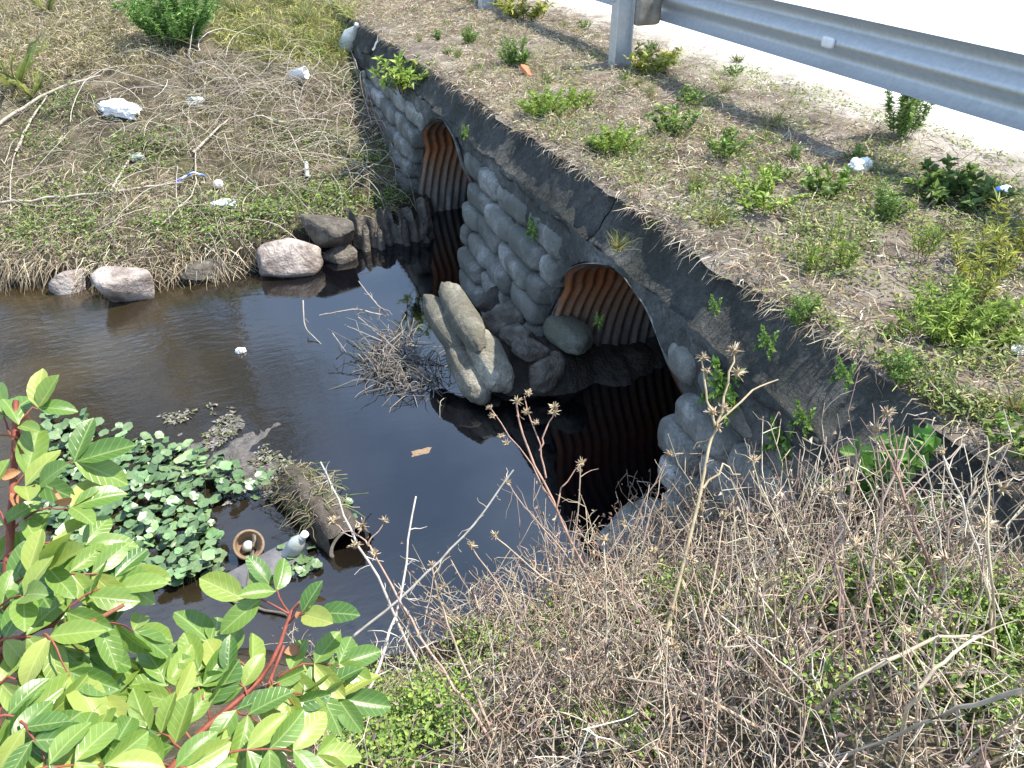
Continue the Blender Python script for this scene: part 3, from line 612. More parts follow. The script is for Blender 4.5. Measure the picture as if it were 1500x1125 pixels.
for p, r, z in spec:
    r *= random.uniform(.55, .8); e = (random.gauss(0, .28), random.gauss(0, .28), random.uniform(0, 6.28))
    pet.append((np.array([p[0]+random.gauss(0, .02), p[1]+random.gauss(0, .02), -.02]), np.array([p[0], p[1], z])))
    if leafn < 300:
        o = link('leaf', leafme, None, (p[0], p[1], z)); o.scale = (r, r, r); o.rotation_euler = e; to(o, pw); leafn += 1
    else:
        R = np.array(Matrix.LocRotScale(Vector((0, 0, 0)), __import__('mathutils').Euler(e), Vector((r, r, r))).to_3x3())
        vv = RV@R.T+np.array([p[0], p[1], z]); n0 = rest.n; rest.add(vv, RF[0]); rest.F[3].append(RF[1]+n0)
o = rest.build('leaf_mass', M['penny']); o['kind'] = 'stuff'; to(o, pw)
V, F = tubes(np.array([[a, (a+b_)/2+np.array([.004, 0, 0]), b_] for a, b_ in pet]), .0014); bb = B(); bb.add(V, F, (.10, .14, .05)); o = to(bb.build('petioles', M['leaf']), pw); o['kind'] = 'stuff'
# floating scum and silt flakes
c0 = on_z(355, 665, 0); xs = np.linspace(-.75, .55, 70); ys = np.linspace(-.45, .75, 66)
def sb(x, y):
    r = ((x+.25*y)/.42)**2+(y/.52)**2; return .010-.035*np.clip(r, 0, 2)+.020*fbm(x, y, 0, 8)+.012*fbm(x, y, 2, 24)
V, F = grid(xs, ys, sb); o = mk('silt_bar', V+np.array([c0[0], c0[1], -.004]), F, simple('wet_silt', [(.3, (.05, .044, .04)), (.55, (.12, .108, .10)), (.8, (.20, .185, .18))], 16, .4, .5, 1.0, 45, .03)); o['kind'] = 'structure'
px, py = pix([(235, 610), (330, 590), (370, 640), (440, 690), (430, 720), (330, 760), (330, 700)], 2600); P = on_z(px, py, 0)
k = fbm(P[:, 0], P[:, 1], 0, 5) > -.15; P = P[k]; P[:, 2] = rng.uniform(.003, .012, len(P)); n = len(P); d = rng.normal(0, 1, (n, 3))*np.array([1, 1, .12])
nr = rng.normal(0, .35, (n, 3))+np.array([0, 0, 1]); V, F = leaflets(P, d, nr, rng.uniform(.012, .045, n), rng.uniform(.006, .02, n), .15)
bb = B(); bb.add(V, F, rep(cmix([(.20, .185, .165), (.13, .115, .10), (.28, .26, .235), (.12, .14, .06)], n), 4)); o = bb.build('floating_scum', M['straw']); tag(o, 'grey brown scum and leaf flakes floating behind the round leaves', 'scum', kind='stuff')

# ------------------------------------------------------------------ plants: prototypes in local space
def p_feather(n=9, h=.22, spread=.10, cols=((.16, .26, .05), (.22, .31, .07), (.12, .22, .06)), dens=60, ll=.028):
    t = thing('plant', 'x', 'plant'); a = rng.uniform(0, 6.28, n); rr = rng.uniform(.0, 1, n)
    base = np.stack([np.cos(a)*rr*spread*.4, np.sin(a)*rr*spread*.4, 0*a-.01], -1); d = np.stack([np.cos(a)*rr*spread/h*1.2, np.sin(a)*rr*spread/h*1.2, 1+0*a], -1)
    P = arcs(base, d, rng.uniform(.6, 1.1, n)*h, 7, .12, .03); bb = B(); bb.add(*tubes(P, np.linspace(.0022, .0008, 7)), (.16, .17, .06)); bb.build('stem', M['straw'], t)
    u = rng.uniform(.15, 1, (n, dens))*6; bs = np.stack([[np.interp(u[i], np.arange(7), P[i, :, c]) for c in range(3)] for i in range(n)]).transpose(0, 2, 1).reshape(-1, 3)
    m = len(bs); dd = rng.normal(0, 1, (m, 3))*np.array([1, 1, .5])+np.array([0, 0, .45]); lv = arcs(bs, dd, rng.uniform(.5, 1.2, m)*ll, 3, .15, .05)
    bb = B(); bb.add(*ribbons(lv, np.array([.0035, .004, .0012])*ll/.028), rep(cmix(cols, m, .22), 6)); bb.build('foliage', M['leaf'], t); return t
def p_leafy(n=10, h=.14, spread=.12, cols=((.17, .27, .055), (.25, .34, .07), (.12, .20, .045)), dens=22, ll=.03, wr=.5, upr=.5):
    t = thing('plant', 'x', 'plant'); a = rng.uniform(0, 6.28, n); rr = np.sqrt(rng.uniform(.0, 1, n))
    base = np.stack([np.cos(a)*rr*spread*.35, np.sin(a)*rr*spread*.35, 0*a-.01], -1); d = np.stack([np.cos(a)*rr*spread/h*1.2, np.sin(a)*rr*spread/h*1.2, 1+0*a], -1)
    P = arcs(base, d, rng.uniform(.6, 1.1, n)*h, 6, .15, .04); bb = B(); bb.add(*tubes(P, np.linspace(.0022, .001, 6)), (.15, .13, .06)); bb.build('stem', M['straw'], t)
    u = rng.uniform(.2, 1, (n, dens))*5; bs = np.stack([[np.interp(u[i], np.arange(6), P[i, :, c]) for c in range(3)] for i in range(n)]).transpose(0, 2, 1).reshape(-1, 3)
    m = len(bs); dd = rng.normal(0, 1, (m, 3))*np.array([1, 1, .5])+np.array([0, 0, upr]); L = rng.uniform(.6, 1.2, m)*ll
    bb = B(); bb.add(*leaflets(bs, dd, rng.normal(0, .5, (m, 3))+np.array([0, 0, 1]), L, L*wr), rep(cmix(cols, m, .2), 4)); bb.build('foliage', M['leaf'], t); return t
def p_shoots(n=5, h=.26, cols=((.24, .33, .05), (.30, .36, .06), (.17, .27, .05)), dens=34, spread=.09):
    return p_leafy(n, h, spread, cols, dens, .045, .16, .9)
def p_tuft(n=70, h=.16, cols=((.22, .24, .06), (.32, .27, .12), (.16, .22, .05)), w=.004, lean=.6):
    t = thing('plant', 'x', 'plant'); a = rng.uniform(0, 6.28, n); base = np.stack([np.cos(a), np.sin(a), 0*a], -1)*rng.uniform(0, .03, (n, 1)); base[:, 2] = -.01
    d = rng.normal(0, lean, (n, 3)); d[:, 2] = 1; P = arcs(base, d, rng.uniform(.5, 1.2, n)*h, 5, .35, .03)
    bb = B(); bb.add(*ribbons(P, np.array([1, 1, .85, .6, .15])*w), rep(cmix(cols, n, .25), 10)); bb.build('blades', M['leaf'], t); return t
def p_strap(n=24, h=.5, w=.02):
    t = thing('plant', 'x', 'plant'); a = rng.uniform(0, 6.28, n); d = np.stack([np.cos(a)*.55, np.sin(a)*.55, 1+0*a], -1); base = d*0.02; base[:, 2] = -.02
    for i in range(n):
        P = arcs(base[i:i+1], d[i:i+1], rng.uniform(.6, 1.1)*h, 7, rng.uniform(.1, .5), .02); bb = B()
        bb.add(*ribbons(P, np.array([.7, 1, 1, .9, .7, .45, .08])*w, roll=np.array([[[-d[i, 1], d[i, 0], .0]]])*0+np.cross(d[i], [0, 0, 1])[None, None]*1.0+np.array([0, 0, .001])), cvar((.30, .34, .10), 1, .25)); bb.build('leaf', M['leaf'], t)
    return t
PR = {}
def place(kind, p, s, label, group=None, name='weed', cat='plant', rz=None):
    if kind not in PR:
        PR[kind] = KINDS[kind]()
        o = PR[kind]; o.location = [float(v) for v in p]; o.scale = (s,)*3; o['label'] = label
        if group: o['group'] = group
    else: o = dup(PR[kind], p, random.uniform(0, 6.28) if rz is None else rz, s, label, group)
    o.name = name; o['category'] = cat; return o
LIME = ((.26, .36, .06), (.32, .42, .08), (.20, .30, .05)); YEL = ((.34, .36, .06), (.28, .33, .06), (.40, .38, .10))
KINDS = {'fea': lambda: p_feather(18, .17, .12, dens=70), 'fea2': lambda: p_feather(26, .16, .15, LIME, 80), 'fea3': lambda: p_feather(70, .62, .42, ((.16, .30, .07), (.23, .38, .09), (.12, .23, .06)), 190, .06), 'tall': lambda: p_feather(20, .46, .16, ((.13, .23, .055), (.18, .28, .07), (.24, .32, .09)), 190, .045),
         'leafy': lambda: p_leafy(), 'leafy2': lambda: p_leafy(14, .16, .14, LIME, 26), 'leafyd': lambda: p_leafy(22, .2, .24, ((.14, .22, .055), (.21, .29, .07), (.10, .16, .045)), 40, .045, .6), 'yel': lambda: p_leafy(16, .14, .13, YEL, 30, .035, .3),
         'sh': lambda: p_shoots(), 'sh2': lambda: p_shoots(9, .32, YEL, 44, .14), 'tuft': lambda: p_tuft(), 'tuftd': lambda: p_tuft(80, .13, ((.34, .27, .17), (.42, .34, .22), (.25, .19, .12))), 'wl': lambda: p_leafy(10, .08, .08, ((.14, .26, .05), (.2, .32, .06)), 20, .022, .6),
         'strap': lambda: p_strap(), 'bigleaf': lambda: p_leafy(7, .12, .12, ((.10, .24, .04), (.15, .30, .05)), 9, .06, .6)}
V_ = [('yel', 768, 32, 1.9, 'yellow green clump beside the farther guardrail post'), ('yel', 950, 112, 1.6, 'yellow green clump at the foot of the nearer guardrail post'),
      ('fea', 755, 100, 1.3, 'pale feathery weed just behind the orange scrap'), ('fea', 686, 66, .9, 'small feathery weed near the far post'), ('fea2', 800, 168, 1.1, 'lime feathery weed below the orange scrap'),
      ('fea2', 838, 158, .9, 'low lime feathery weed right of its larger twin below the orange scrap'), ('leafy', 985, 200, 1.3, 'broad low green weed in the middle of the verge'), ('fea2', 905, 225, 1.0, 'lime feathery weed near the wall edge in mid verge'),
      ('leafy2', 1118, 312, 1.1, 'bright yellow green leafy weed left of the white wrapper'), ('leafy', 1210, 292, 1.2, 'low green weed just under the white wrapper'), ('tall', 1318, 208, .72, 'tall feathery green weed rising in front of the guardrail'),
      ('leafyd', 1392, 300, .95, 'large leafy green weed clump left of the blue can'), ('sh2', 1470, 405, 1.0, 'tall yellow green shoots at right edge below the blue can'), ('sh2', 1425, 450, .85, 'yellow green shoots left of the tallest shoots at right edge'),
      ('sh', 1236, 400, .75, 'slim yellow shoots standing near the wall edge'), ('sh', 1188, 402, .65, 'short yellow shoots left of the slim shoots near the wall edge'), ('sh', 1350, 385, .8, 'yellow shoots between the can and the wall edge'),
      ('fea2', 1388, 490, 1.25, 'pale feathery bush on the lower verge at right'), ('fea', 1322, 552, .6, 'small feathery weed below the pale feathery bush'), ('fea', 1178, 465, .65, 'small flat feathery weed on the wall edge'),
      ('leafy', 1060, 235, 1.2, 'low dark green weed right of mid verge'), ('tuft', 1130, 190, 1.0, 'yellowish grass tuft behind the low dark weed'), ('tuft', 1045, 330, .9, 'grass tuft at the wall edge above the near culvert'),
      ('leafy', 1010, 160, 1.0, 'small green weed between the nearer post and the wall'), ('fea', 1290, 330, .9, 'feathery weed between wrapper and leafy clump'), ('tuft', 1080, 95, .9, 'thin grass tuft on bare sand under the rail'),
      ('leafy2', 1305, 135, .7, 'small green weed on bare sand near the rail'), ('tuft', 1480, 610, 1.0, 'grass tuft at the far right of the lower verge'), ('leafy', 1480, 655, .9, 'leafy weed at right edge where the wall ends'), ('tuft', 905, 350, .7, 'dry grass tuft overhanging the near culvert'),
      ('sh', 672, 90, .5, 'single yellow shoot by the far wall edge')]
for k_, x_, y_, s_, lab in V_: place(k_, v1(x_, y_), s_*1.2, lab, 'weeds on the road verge')
p = on_x(592, 112, 1.72); p[2] = max(p[2], 1.0); place('leafy2', on_x(592, 130, 1.72), 2.5, 'bright green leafy weed growing on the wall above the far culvert', 'weeds on the wall')
for k_, x_, y_, s_, lab in [('wl', 1068, 575, 1.6, 'bright green weed on the wall right of the near culvert'), ('wl', 1148, 650, 1.1, 'lime weed low on the wall near the dry brush'), ('wl', 1180, 616, .8, 'tiny lime weed up the wall from its neighbour'),
      ('wl', 1128, 504, .8, 'tiny green weed in a joint high on the wall'), ('bigleaf', 1290, 705, 1.0, 'broad leaved green weed on the wall near its low end'), ('bigleaf', 1340, 685, .9, 'broad leaved weed under the wall top at right'), ('bigleaf', 1362, 762, .6, 'single small weed lowest on the wall at right'),
      ('wl', 684, 196, .8, 'tiny yellow weed right of the far culvert'), ('wl', 785, 338, 1.0, 'tiny green weed on the bags between the culverts'), ('wl', 880, 472, .6, 'tiny green sprig inside the near culvert mouth'), ('wl', 1050, 450, .6, 'tiny moss green sprig above the near culvert rim'), ('wl', 1240, 550, .7, 'small sprig under the wall cap')]:
    q = on_x(x_, y_, 1.6)
    for _ in range(6): q = on_x(x_, y_, float(xf(q[2]))-.02)
    o = place(k_, q, s_, lab, 'weeds on the wall'); o.rotation_euler = (0, -1.0, 0)
grp = 'small weeds scattered over the verge'
for i in range(80):
    x = random.uniform(2.05, 4.0); y = random.uniform(.6, 9.5); kd = random.choice(['leafy', 'tuft', 'tuftd', 'tuftd', 'fea', 'tuft'])
    labs = {'leafy': 'one of the small low leafy weeds scattered on the verge', 'tuft': 'one of the small greenish grass tufts scattered on the verge', 'tuftd': 'one of the small dead straw tufts scattered on the verge', 'fea': 'one of the small feathery weeds scattered on the verge'}
    place(kd, (x, y, float(vh(x, y))), random.uniform(.4, .85), labs[kd], labs[kd][7:])
place('fea3', g1(262, 66), 1.0, 'tall feathery green bush at the top of the left bank', None, 'feathery_bush', 'bush')
place('strap', g1(22, 130), 1.7, 'strap leaved green plant at the left edge of the bank', None, 'strap_leaf_plant')
place('strap', g1(50, 145), 1.0, 'smaller strap leaved plant right of the one at the left edge', None, 'strap_leaf_plant')
place('strap', g1(70, 18), 1.0, 'strap leaved plant in the top left corner', None, 'strap_leaf_plant')
for x_, y_, s_, lab in [(450, 40, 2.6, 'tall yellow green grass clump at the top of the bank near the wall'), (390, 60, 2.4, 'tall yellow grass clump right of the feathery bush'), (480, 75, 2.0, 'yellow green grass clump next to the plastic jug'), (350, 25, 2.4, 'tall grass clump behind the feathery bush'), (420, 10, 2.4, 'grass clump at the top edge left of the wall end')]:
    place('tuft', g1(x_, y_), s_, lab, 'grass clumps on the left bank', 'grass_clump', 'grass')

# ------------------------------------------------------------------ litter and grass masses
def stuff(bb, name, mat, label, cat): return tag(bb.build(name, mat), label, cat, kind='stuff')
# verge straw
n = 80000; y = rng.uniform(.2, 10.5, n); x = xe(y)+.01+rng.uniform(0, 1, n)**1.1*2.45; k = (fbm(x, y, 3, 2.2)+.35*rng.normal(size=n)) > -.35-.0*(x) ; k &= rng.uniform(size=n) > np.clip((x-3.1)/1.1, 0, .95); x, y = x[k], y[k]; n = len(x)
base = np.stack([x, y, vh(x, y)+rng.uniform(.0, .025, n)], -1); d = rng.normal(0, 1, (n, 3))*np.array([1, 1, .4])+np.array([0, 0, .2])
bb = B(); bb.add(*ribbons(arcs(base, d, rng.uniform(.03, .12, n), 4, .25, .1), np.array([.003, .004, .0034, .0014])), rep(cmix([(.46, .39, .29), (.36, .29, .20), (.57, .51, .41), (.22, .165, .115), (.33, .32, .13), (.30, .20, .14)], n, .25), 8))
n = 4200; y = rng.uniform(.3, 10, n); y = y[(fbm(y, 0*y, 0, 3)+rng.normal(0, .4, n)) > -.1]; n = len(y); x = xe(y)+.02+np.abs(rng.normal(0, .04, n)); base = np.stack([x, y, vh(x, y)+.005], -1); d = np.stack([-rng.uniform(.2, 1, n), rng.normal(0, .6, n), rng.uniform(-.1, .7, n)], -1)
bb.add(*ribbons(arcs(base, d, rng.uniform(.03, .13, n), 5, .6, .08), np.array([.0022, .0028, .0026, .002, .0008])), rep(cmix([(.46, .39, .29), (.36, .29, .21), (.26, .2, .14), (.54, .48, .39)], n, .25), 10))
stuff(bb, 'straw_litter', M['straw'], 'dry straw and dead grass littering the verge and hanging over the wall edge', 'dead grass')
# verge low green cover
px, py = pix([(690, 30), (1000, 75), (1180, 130), (1500, 250), (1500, 640), (1330, 590), (1000, 330), (850, 240), (700, 130)], 36000); P = on_z(px, py, 1.25); k = (fbm(P[:, 0], P[:, 1], 7, 3.2)+.2*rng.normal(size=len(P))) > .0; P = P[k & (P[:, 0] > xe(P[:, 1])+.03)]; n = len(P); P[:, 2] = vh(P[:, 0], P[:, 1])+rng.uniform(.004, .045, n)
d = rng.normal(0, 1, (n, 3))*np.array([1, 1, .4])+np.array([0, 0, .2]); L = rng.uniform(.012, .032, n)
bb = B(); bb.add(*leaflets(P, d, rng.normal(0, .4, (n, 3))+np.array([0, 0, 1]), L, L*.45), rep(cmix([(.17, .24, .06), (.24, .31, .07), (.12, .17, .05), (.31, .32, .10)], n), 4))
stuff(bb, 'ground_cover', M['leaf'], 'low green creeping weeds spread over the verge', 'ground cover')
# left bank: dead grass
bb = B()
def zone(poly, n, L, cols, d0, droop=.4, w=.004, spread=1.0, k=5, lift=.0):
    p = on_ground(*pix(poly, n)); p[:, 2] -= .01-lift*rng.uniform(0, 1, n); d = rng.normal(0, spread, (n, 3))*np.array([1, 1, .5])+np.array(d0); ln = rng.uniform(.5, 1.3, n)*L
    pr = np.interp(np.linspace(0, 1, k), [0, .4, 1], [.8, 1, .2])*w
    bb.add(*ribbons(arcs(p, d, ln, k, droop, .05), pr), rep(cmix(cols, n, .25), 2*k))
TAN = [(.46, .39, .27), (.36, .29, .195), (.54, .47, .35), (.25, .20, .13)]; OLV = [(.26, .25, .09), (.34, .31, .12), (.19, .20, .06), (.40, .35, .18)]
zone([(0, 250), (330, 260), (380, 345), (0, 380)], 2600, .26, TAN, (0, -.4, .5), .6, .005)
zone([(0, 340), (330, 350), (330, 412), (200, 405), (90, 400), (0, 420)], 1900, .22, TAN, (0, -.5, .5), .8, .005)
zone([(330, 350), (400, 370), (380, 410), (230, 415)], 260, .18, TAN, (0, -.5, .3), .8, .005)
zone([(0, 60), (500, 90), (545, 160), (590, 320), (400, 350), (0, 380)], 14000, .19, TAN, (0, -.2, .35), .5, .004)
zone([(0, 0), (240, 0), (230, 50), (250, 110), (130, 110), (0, 150)], 6500, .20, OLV+TAN+TAN, (0, -.1, .9), .5, .006, .7)
zone([(300, 0), (530, 0), (520, 60), (490, 110), (400, 95), (320, 70)], 3400, .28, [(.36, .36, .11), (.28, .31, .08), (.45, .40, .18), (.22, .26, .06)], (0, -.1, .9), .55, .006, .6)
zone([(230, 60), (330, 70), (480, 110), (540, 260), (300, 230), (240, 140)], 3500, .2, TAN+OLV, (0, -.2, .4), .5, .004)
stuff(bb, 'dead_grass', M['straw'], 'dead tan and olive grass matted over the left bank', 'dead grass')
# vines
bb = B()
def vines(poly, n, L, r, cols, dz=.2):
    p = on_ground(*pix(poly, n)); k = 12; a = rng.uniform(0, 6.28, n); curv = rng.normal(0, 1.5, n); s = np.linspace(0, 1, k); ang = a[:, None]+curv[:, None]*s
    st = (rng.uniform(.4, 1.2, n)*L/k)[:, None]; X = p[:, :1]+np.cumsum(np.cos(ang)*st, 1); Y = p[:, 1:2]+np.cumsum(np.sin(ang)*st*.8, 1); X = np.minimum(X, 1.62)
    Z = gh(X, Y)+rng.uniform(.01, .08, (n, 1))+np.sin(s*math.pi)*rng.uniform(.0, dz, (n, 1))
    bb.add(*tubes(np.stack([X, Y, Z], -1), rng.uniform(.5, 1.2, (n, 1))*r*np.linspace(1, .6, k)), rep(cmix(cols, n, .2), 3*k))
GR = [(.44, .39, .32), (.52, .47, .40), (.30, .255, .21), (.20, .165, .13), (.36, .31, .25)]
vines([(260, 70), (470, 110), (545, 130), (580, 250), (500, 280), (380, 250), (270, 170)], 340, 1.1, .0038, GR)
vines([(0, 120), (260, 150), (420, 300), (300, 380), (0, 390)], 130, 1.0, .0034, GR, .1)
stuff(bb, 'vine_tangle', M['wood'], 'tangle of bare grey vines over the left bank beside the wall', 'vines')
bb = B()
for x_, y_, r_, m_ in [(a, b_, c*1.15, int(d*1.15)) for a, b_, c, d in [(80, 310, 55, 420), (200, 228, 40, 330), (240, 335, 50, 300), (300, 335, 50, 400), (395, 325, 50, 450), (455, 300, 50, 450), (130, 350, 55, 350), (250, 212, 40, 200), (500, 300, 50, 420), (545, 240, 35, 260), (40, 350, 40, 260), (100, 158, 35, 260), (60, 220, 40, 200), (350, 315, 45, 300), (420, 215, 45, 200), (490, 215, 40, 260), (520, 130, 35, 260), (475, 80, 35, 220), (170, 270, 45, 200), (575, 300, 25, 200)]]:
    p = on_ground(x_+rng.normal(0, r_*.5, m_), y_+rng.normal(0, r_*.35, m_)); k = p[:, 0] < 1.66; p = p[k]; n = len(p); p[:, 2] += rng.uniform(.02, .09, n)
    d = rng.normal(0, 1, (n, 3))*np.array([1, 1, .4])+np.array([0, 0, .2]); L = rng.uniform(.018, .04, n)
    bb.add(*leaflets(p, d, rng.normal(0, .4, (n, 3))+np.array([0, -.2, 1]), L, L*.55), rep(cmix([(.16, .26, .05), (.23, .33, .07), (.12, .19, .045)], n), 4))
stuff(bb, 'bank_greenery', M['leaf'], 'low green creeping plants in patches on the left bank', 'ground cover')
def gs(*pts, up=.04): 
    r = []
    for i, (a, b_, *u) in enumerate(pts): q = g1(a, b_); q[2] += u[0] if u else up; r.append(q)
    return r
for pts, r_, lab in [([(0, 190), (80, 138), (150, 118)], .016, 'thick grey driftwood branch at the left edge of the bank'), ([(28, 235), (50, 180), (72, 148)], .011, 'pale forked branch leaning below the driftwood branch'), ([(0, 305), (160, 296), (270, 276)], .012, 'long straight grey stick pointing to the blue strip'),
        ([(285, 235), (320, 200), (338, 186)], .012, 'short thick pale stick left of the vine tangle'), ([(165, 290), (195, 240)], .010, 'dark leaning stick below the dull paper scrap'), ([(230, 352), (288, 290), (290, 230)], .007, 'thin curved vine bending toward the waterline'), ([(20, 330), (20, 250), (40, 200)], .006, 'thin pale curved stem at the left edge'),
        ([(350, 262), (395, 300), (430, 330)], .006, 'thin stem slanting down to the brown rock'), ([(505, 40), (515, 80), (530, 128)], .008, 'pale stick propped across the plastic jug'), ([(290, 105), (235, 50), (222, 25)], .006, 'thin pale stem crossing in front of the feathery bush'), ([(545, 190), (530, 130), (522, 110)], .006, 'thin upright stem at the wall left of the far culvert')]:
    stick('fallen_branch', gs(*pts), r_, r_*.6, M['wood'], lab, 'stick', 'branches on the left bank', col=(.40, .35, .29))
stick('blue_strip', gs((262, 279, .06), (287, 271, .08), (303, 270, .05)), .009, .007, M['blue'], 'bright blue plastic strip on the left bank', 'plastic strip')
stick('grey_bottle_neck', gs((450, 250, .05), (452, 272, .05)), .02, .022, M['clearp'], 'short grey pipe piece among the shaded vines', 'pipe')
# reeds near the fallen bags
rd = thing('dead_reed_clump', 'clump of dead grey reeds standing in the water beside the fallen bags', 'reeds', on_z(600, 540, 0)); bpy.context.view_layer.update()
n = 620; px, py = pix([(540, 510), (600, 490), (640, 560), (660, 585), (600, 580), (545, 560)], n); p = on_z(px, py, -.03); d = rng.normal(0, .7, (n, 3)); d[:, 2] = rng.uniform(.1, 1.1, n); d[:, 0] -= .35
bb = B(); bb.add(*tubes(arcs(p, d, rng.uniform(.12, .42, n), 5, rng.uniform(.2, .9, n), .05), np.array([.0035, .0035, .003, .0025, .001])), rep(cmix([(.24, .215, .19), (.15, .13, .11), (.34, .31, .27)], n), 15)); o = to(bb.build('reed_stems', M['straw']), rd); o['kind'] = 'stuff'
for pts, r_, lab in [([(568, 462, .20), (552, 446, .30), (525, 412, .42)], .006, 'tallest forked dead twig above the reed clump'), ([(565, 463, .2), (520, 452, .26), (468, 462, .22)], .006, 'curved dead twig arching left over the water'), ([(444, 440, .18), (446, 480, .05), (478, 512, -.02)], .005, 'lone bent twig standing in the water left of the reeds'), ([(487, 488, .1), (510, 520, -.02)], .004, 'short thin twig slanting into the water'), ([(560, 500, .12), (505, 476, .14)], .004, 'straight short twig below the arching twig'), ([(525, 465, .1), (590, 520, .06)], .004, 'thin twig lying across the reed clump')]:
    stick('dead_twig', [on_z(a, b_, z) for a, b_, z in pts], r_, r_*.6, M['wood'], lab, 'twig', 'dead twigs around the reeds', col=(.34, .30, .26), twigs=5, tl=.1)

# ------------------------------------------------------------------ foreground dry brush
bb = B(); gcol = [(.58, .50, .38), (.48, .39, .29), (.66, .58, .47), (.36, .28, .21), (.46, .33, .26)]
def brush(n, x0, x1, y0, y1, hmin, hmax, r):
    x = rng.uniform(x0, x1, n); y = rng.uniform(y0, y1, n); z = gh(x, y); k = z > -.02; x, y, z = x[k], y[k], z[k]; n = len(x)
    h = rng.uniform(hmin, hmax, n)*rng.uniform(.7, 1.25, n); d = rng.normal(0, .38, (n, 3)); d[:, 2] = 1; d[:, 1] += .15+.5*fbm(x, y, 0, 2.2); d[:, 0] += .6*fbm(x, y, 5, 2.2); base = np.stack([x, y, z-.02], -1); P = arcs(base, d, h, 6, rng.uniform(-.05, .35, n), .035)
    P[..., 0] = np.minimum(P[..., 0], 1.66+.1*(P[..., 2] > 1.3))
    C = cmix(gcol, n, .2); bb.add(*tubes(P, rng.uniform(.6, 1.2, (n, 1))*r*np.linspace(1, .45, 6)), rep(C, 18))
    for _ in range(3):
        u = rng.uniform(.25, 1, n)*5; i = np.clip(u.astype(int), 0, 4); f = (u-i)[:, None]; ar = np.arange(n); bs = P[ar, i]*(1-f)+P[ar, i+1]*f
        dd = rng.normal(0, 1, (n, 3))+np.array([0, 0, .5]); bb.add(*tubes(arcs(bs, dd, rng.uniform(.03, .14, n), 4, .15, .08), r*np.array([.55, .5, .4, .2])), rep(C, 12))
    return P
P1 = brush(640, .55, 1.7, .9, 2.1, .2, .5, .0031); P2 = brush(760, .3, 1.75, .15, 1.3, .2, .5, .0027); P3 = brush(160, -.1, .7, .7, 2.0, .15, .4, .0022)
n = 5200; x = rng.uniform(-.1, 1.72, n); y = rng.uniform(.1, 2.05, n); z = gh(x, y); k = z > 0; k &= (x > .45) | (rng.uniform(size=n) < .35); base = np.stack([x, y, z+.01], -1)[k]; n = len(base)
base[:, 2] += rng.uniform(0, .12, n)**1.5; d = rng.normal(0, 1, (n, 3))*np.array([1, 1, .5])+np.array([0, 0, .25]); bb.add(*ribbons(arcs(base, d, rng.uniform(.04, .2, n), 4, .3, .08), np.array([.0022, .003, .0026, .001])), rep(cmix(gcol, n, .25), 8))
stuff(bb, 'dry_brush', M['straw'], 'dense mass of dead brown weed stems covering the near bank', 'dry brush')
# curled dead leaves on brush
bb = B(); allP = np.concatenate([P1, P2, P3]); n = 5200; i = rng.integers(0, len(allP), n); j = rng.integers(1, 6, n); bs = allP[i, j]+rng.normal(0, .02, (n, 3)); L = rng.uniform(.008, .026, n)
bb.add(*leaflets(bs, rng.normal(0, 1, (n, 3))+np.array([0, 0, -.3]), rng.normal(0, 1, (n, 3)), L, L*.45, .5), rep(cmix([(.34, .26, .19), (.22, .15, .12), (.44, .36, .27), (.15, .11, .10), (.28, .2, .2)], n, .25), 4))
stuff(bb, 'curled_dead_leaves', M['straw'], 'shrivelled brown leaves hanging in the dry brush', 'dead leaves')
bb = B()
for x_, y_, r_, m_ in [(560, 1085, 70, 4200), (640, 1050, 70, 1500), (700, 960, 50, 420), (800, 940, 50, 420), (990, 900, 60, 1400), (940, 990, 60, 500), (1150, 900, 60, 420), (1270, 880, 55, 2200), (1390, 930, 70, 2200), (1460, 950, 60, 1500), (1090, 950, 60, 400), (860, 1070, 60, 350), (1350, 1000, 80, 600), (1200, 1040, 80, 400), (1440, 1060, 70, 500), (520, 1000, 40, 250), (1300, 840, 30, 250), (910, 1100, 40, 250)]:
    p = on_ground(x_+rng.normal(0, r_*.5, m_), y_+rng.normal(0, r_*.42, m_)); p = p[(p[:, 0] < 1.7) & (p[:, 2] > 0)]; n = len(p); p[:, 2] += rng.uniform(.0, .14, n)
    d = rng.normal(0, 1, (n, 3))*np.array([1, 1, .4])+np.array([0, 0, .3]); L = rng.uniform(.008, .022, n)
    bb.add(*leaflets(p, d, rng.normal(0, .4, (n, 3))+np.array([0, -.2, 1]), L, L*.6), rep(cmix([(.19, .31, .055), (.26, .38, .07), (.13, .21, .045), (.32, .40, .09)], n), 4))
stuff(bb, 'undergrowth', M['leaf'], 'fresh green undergrowth below the dry brush', 'undergrowth')
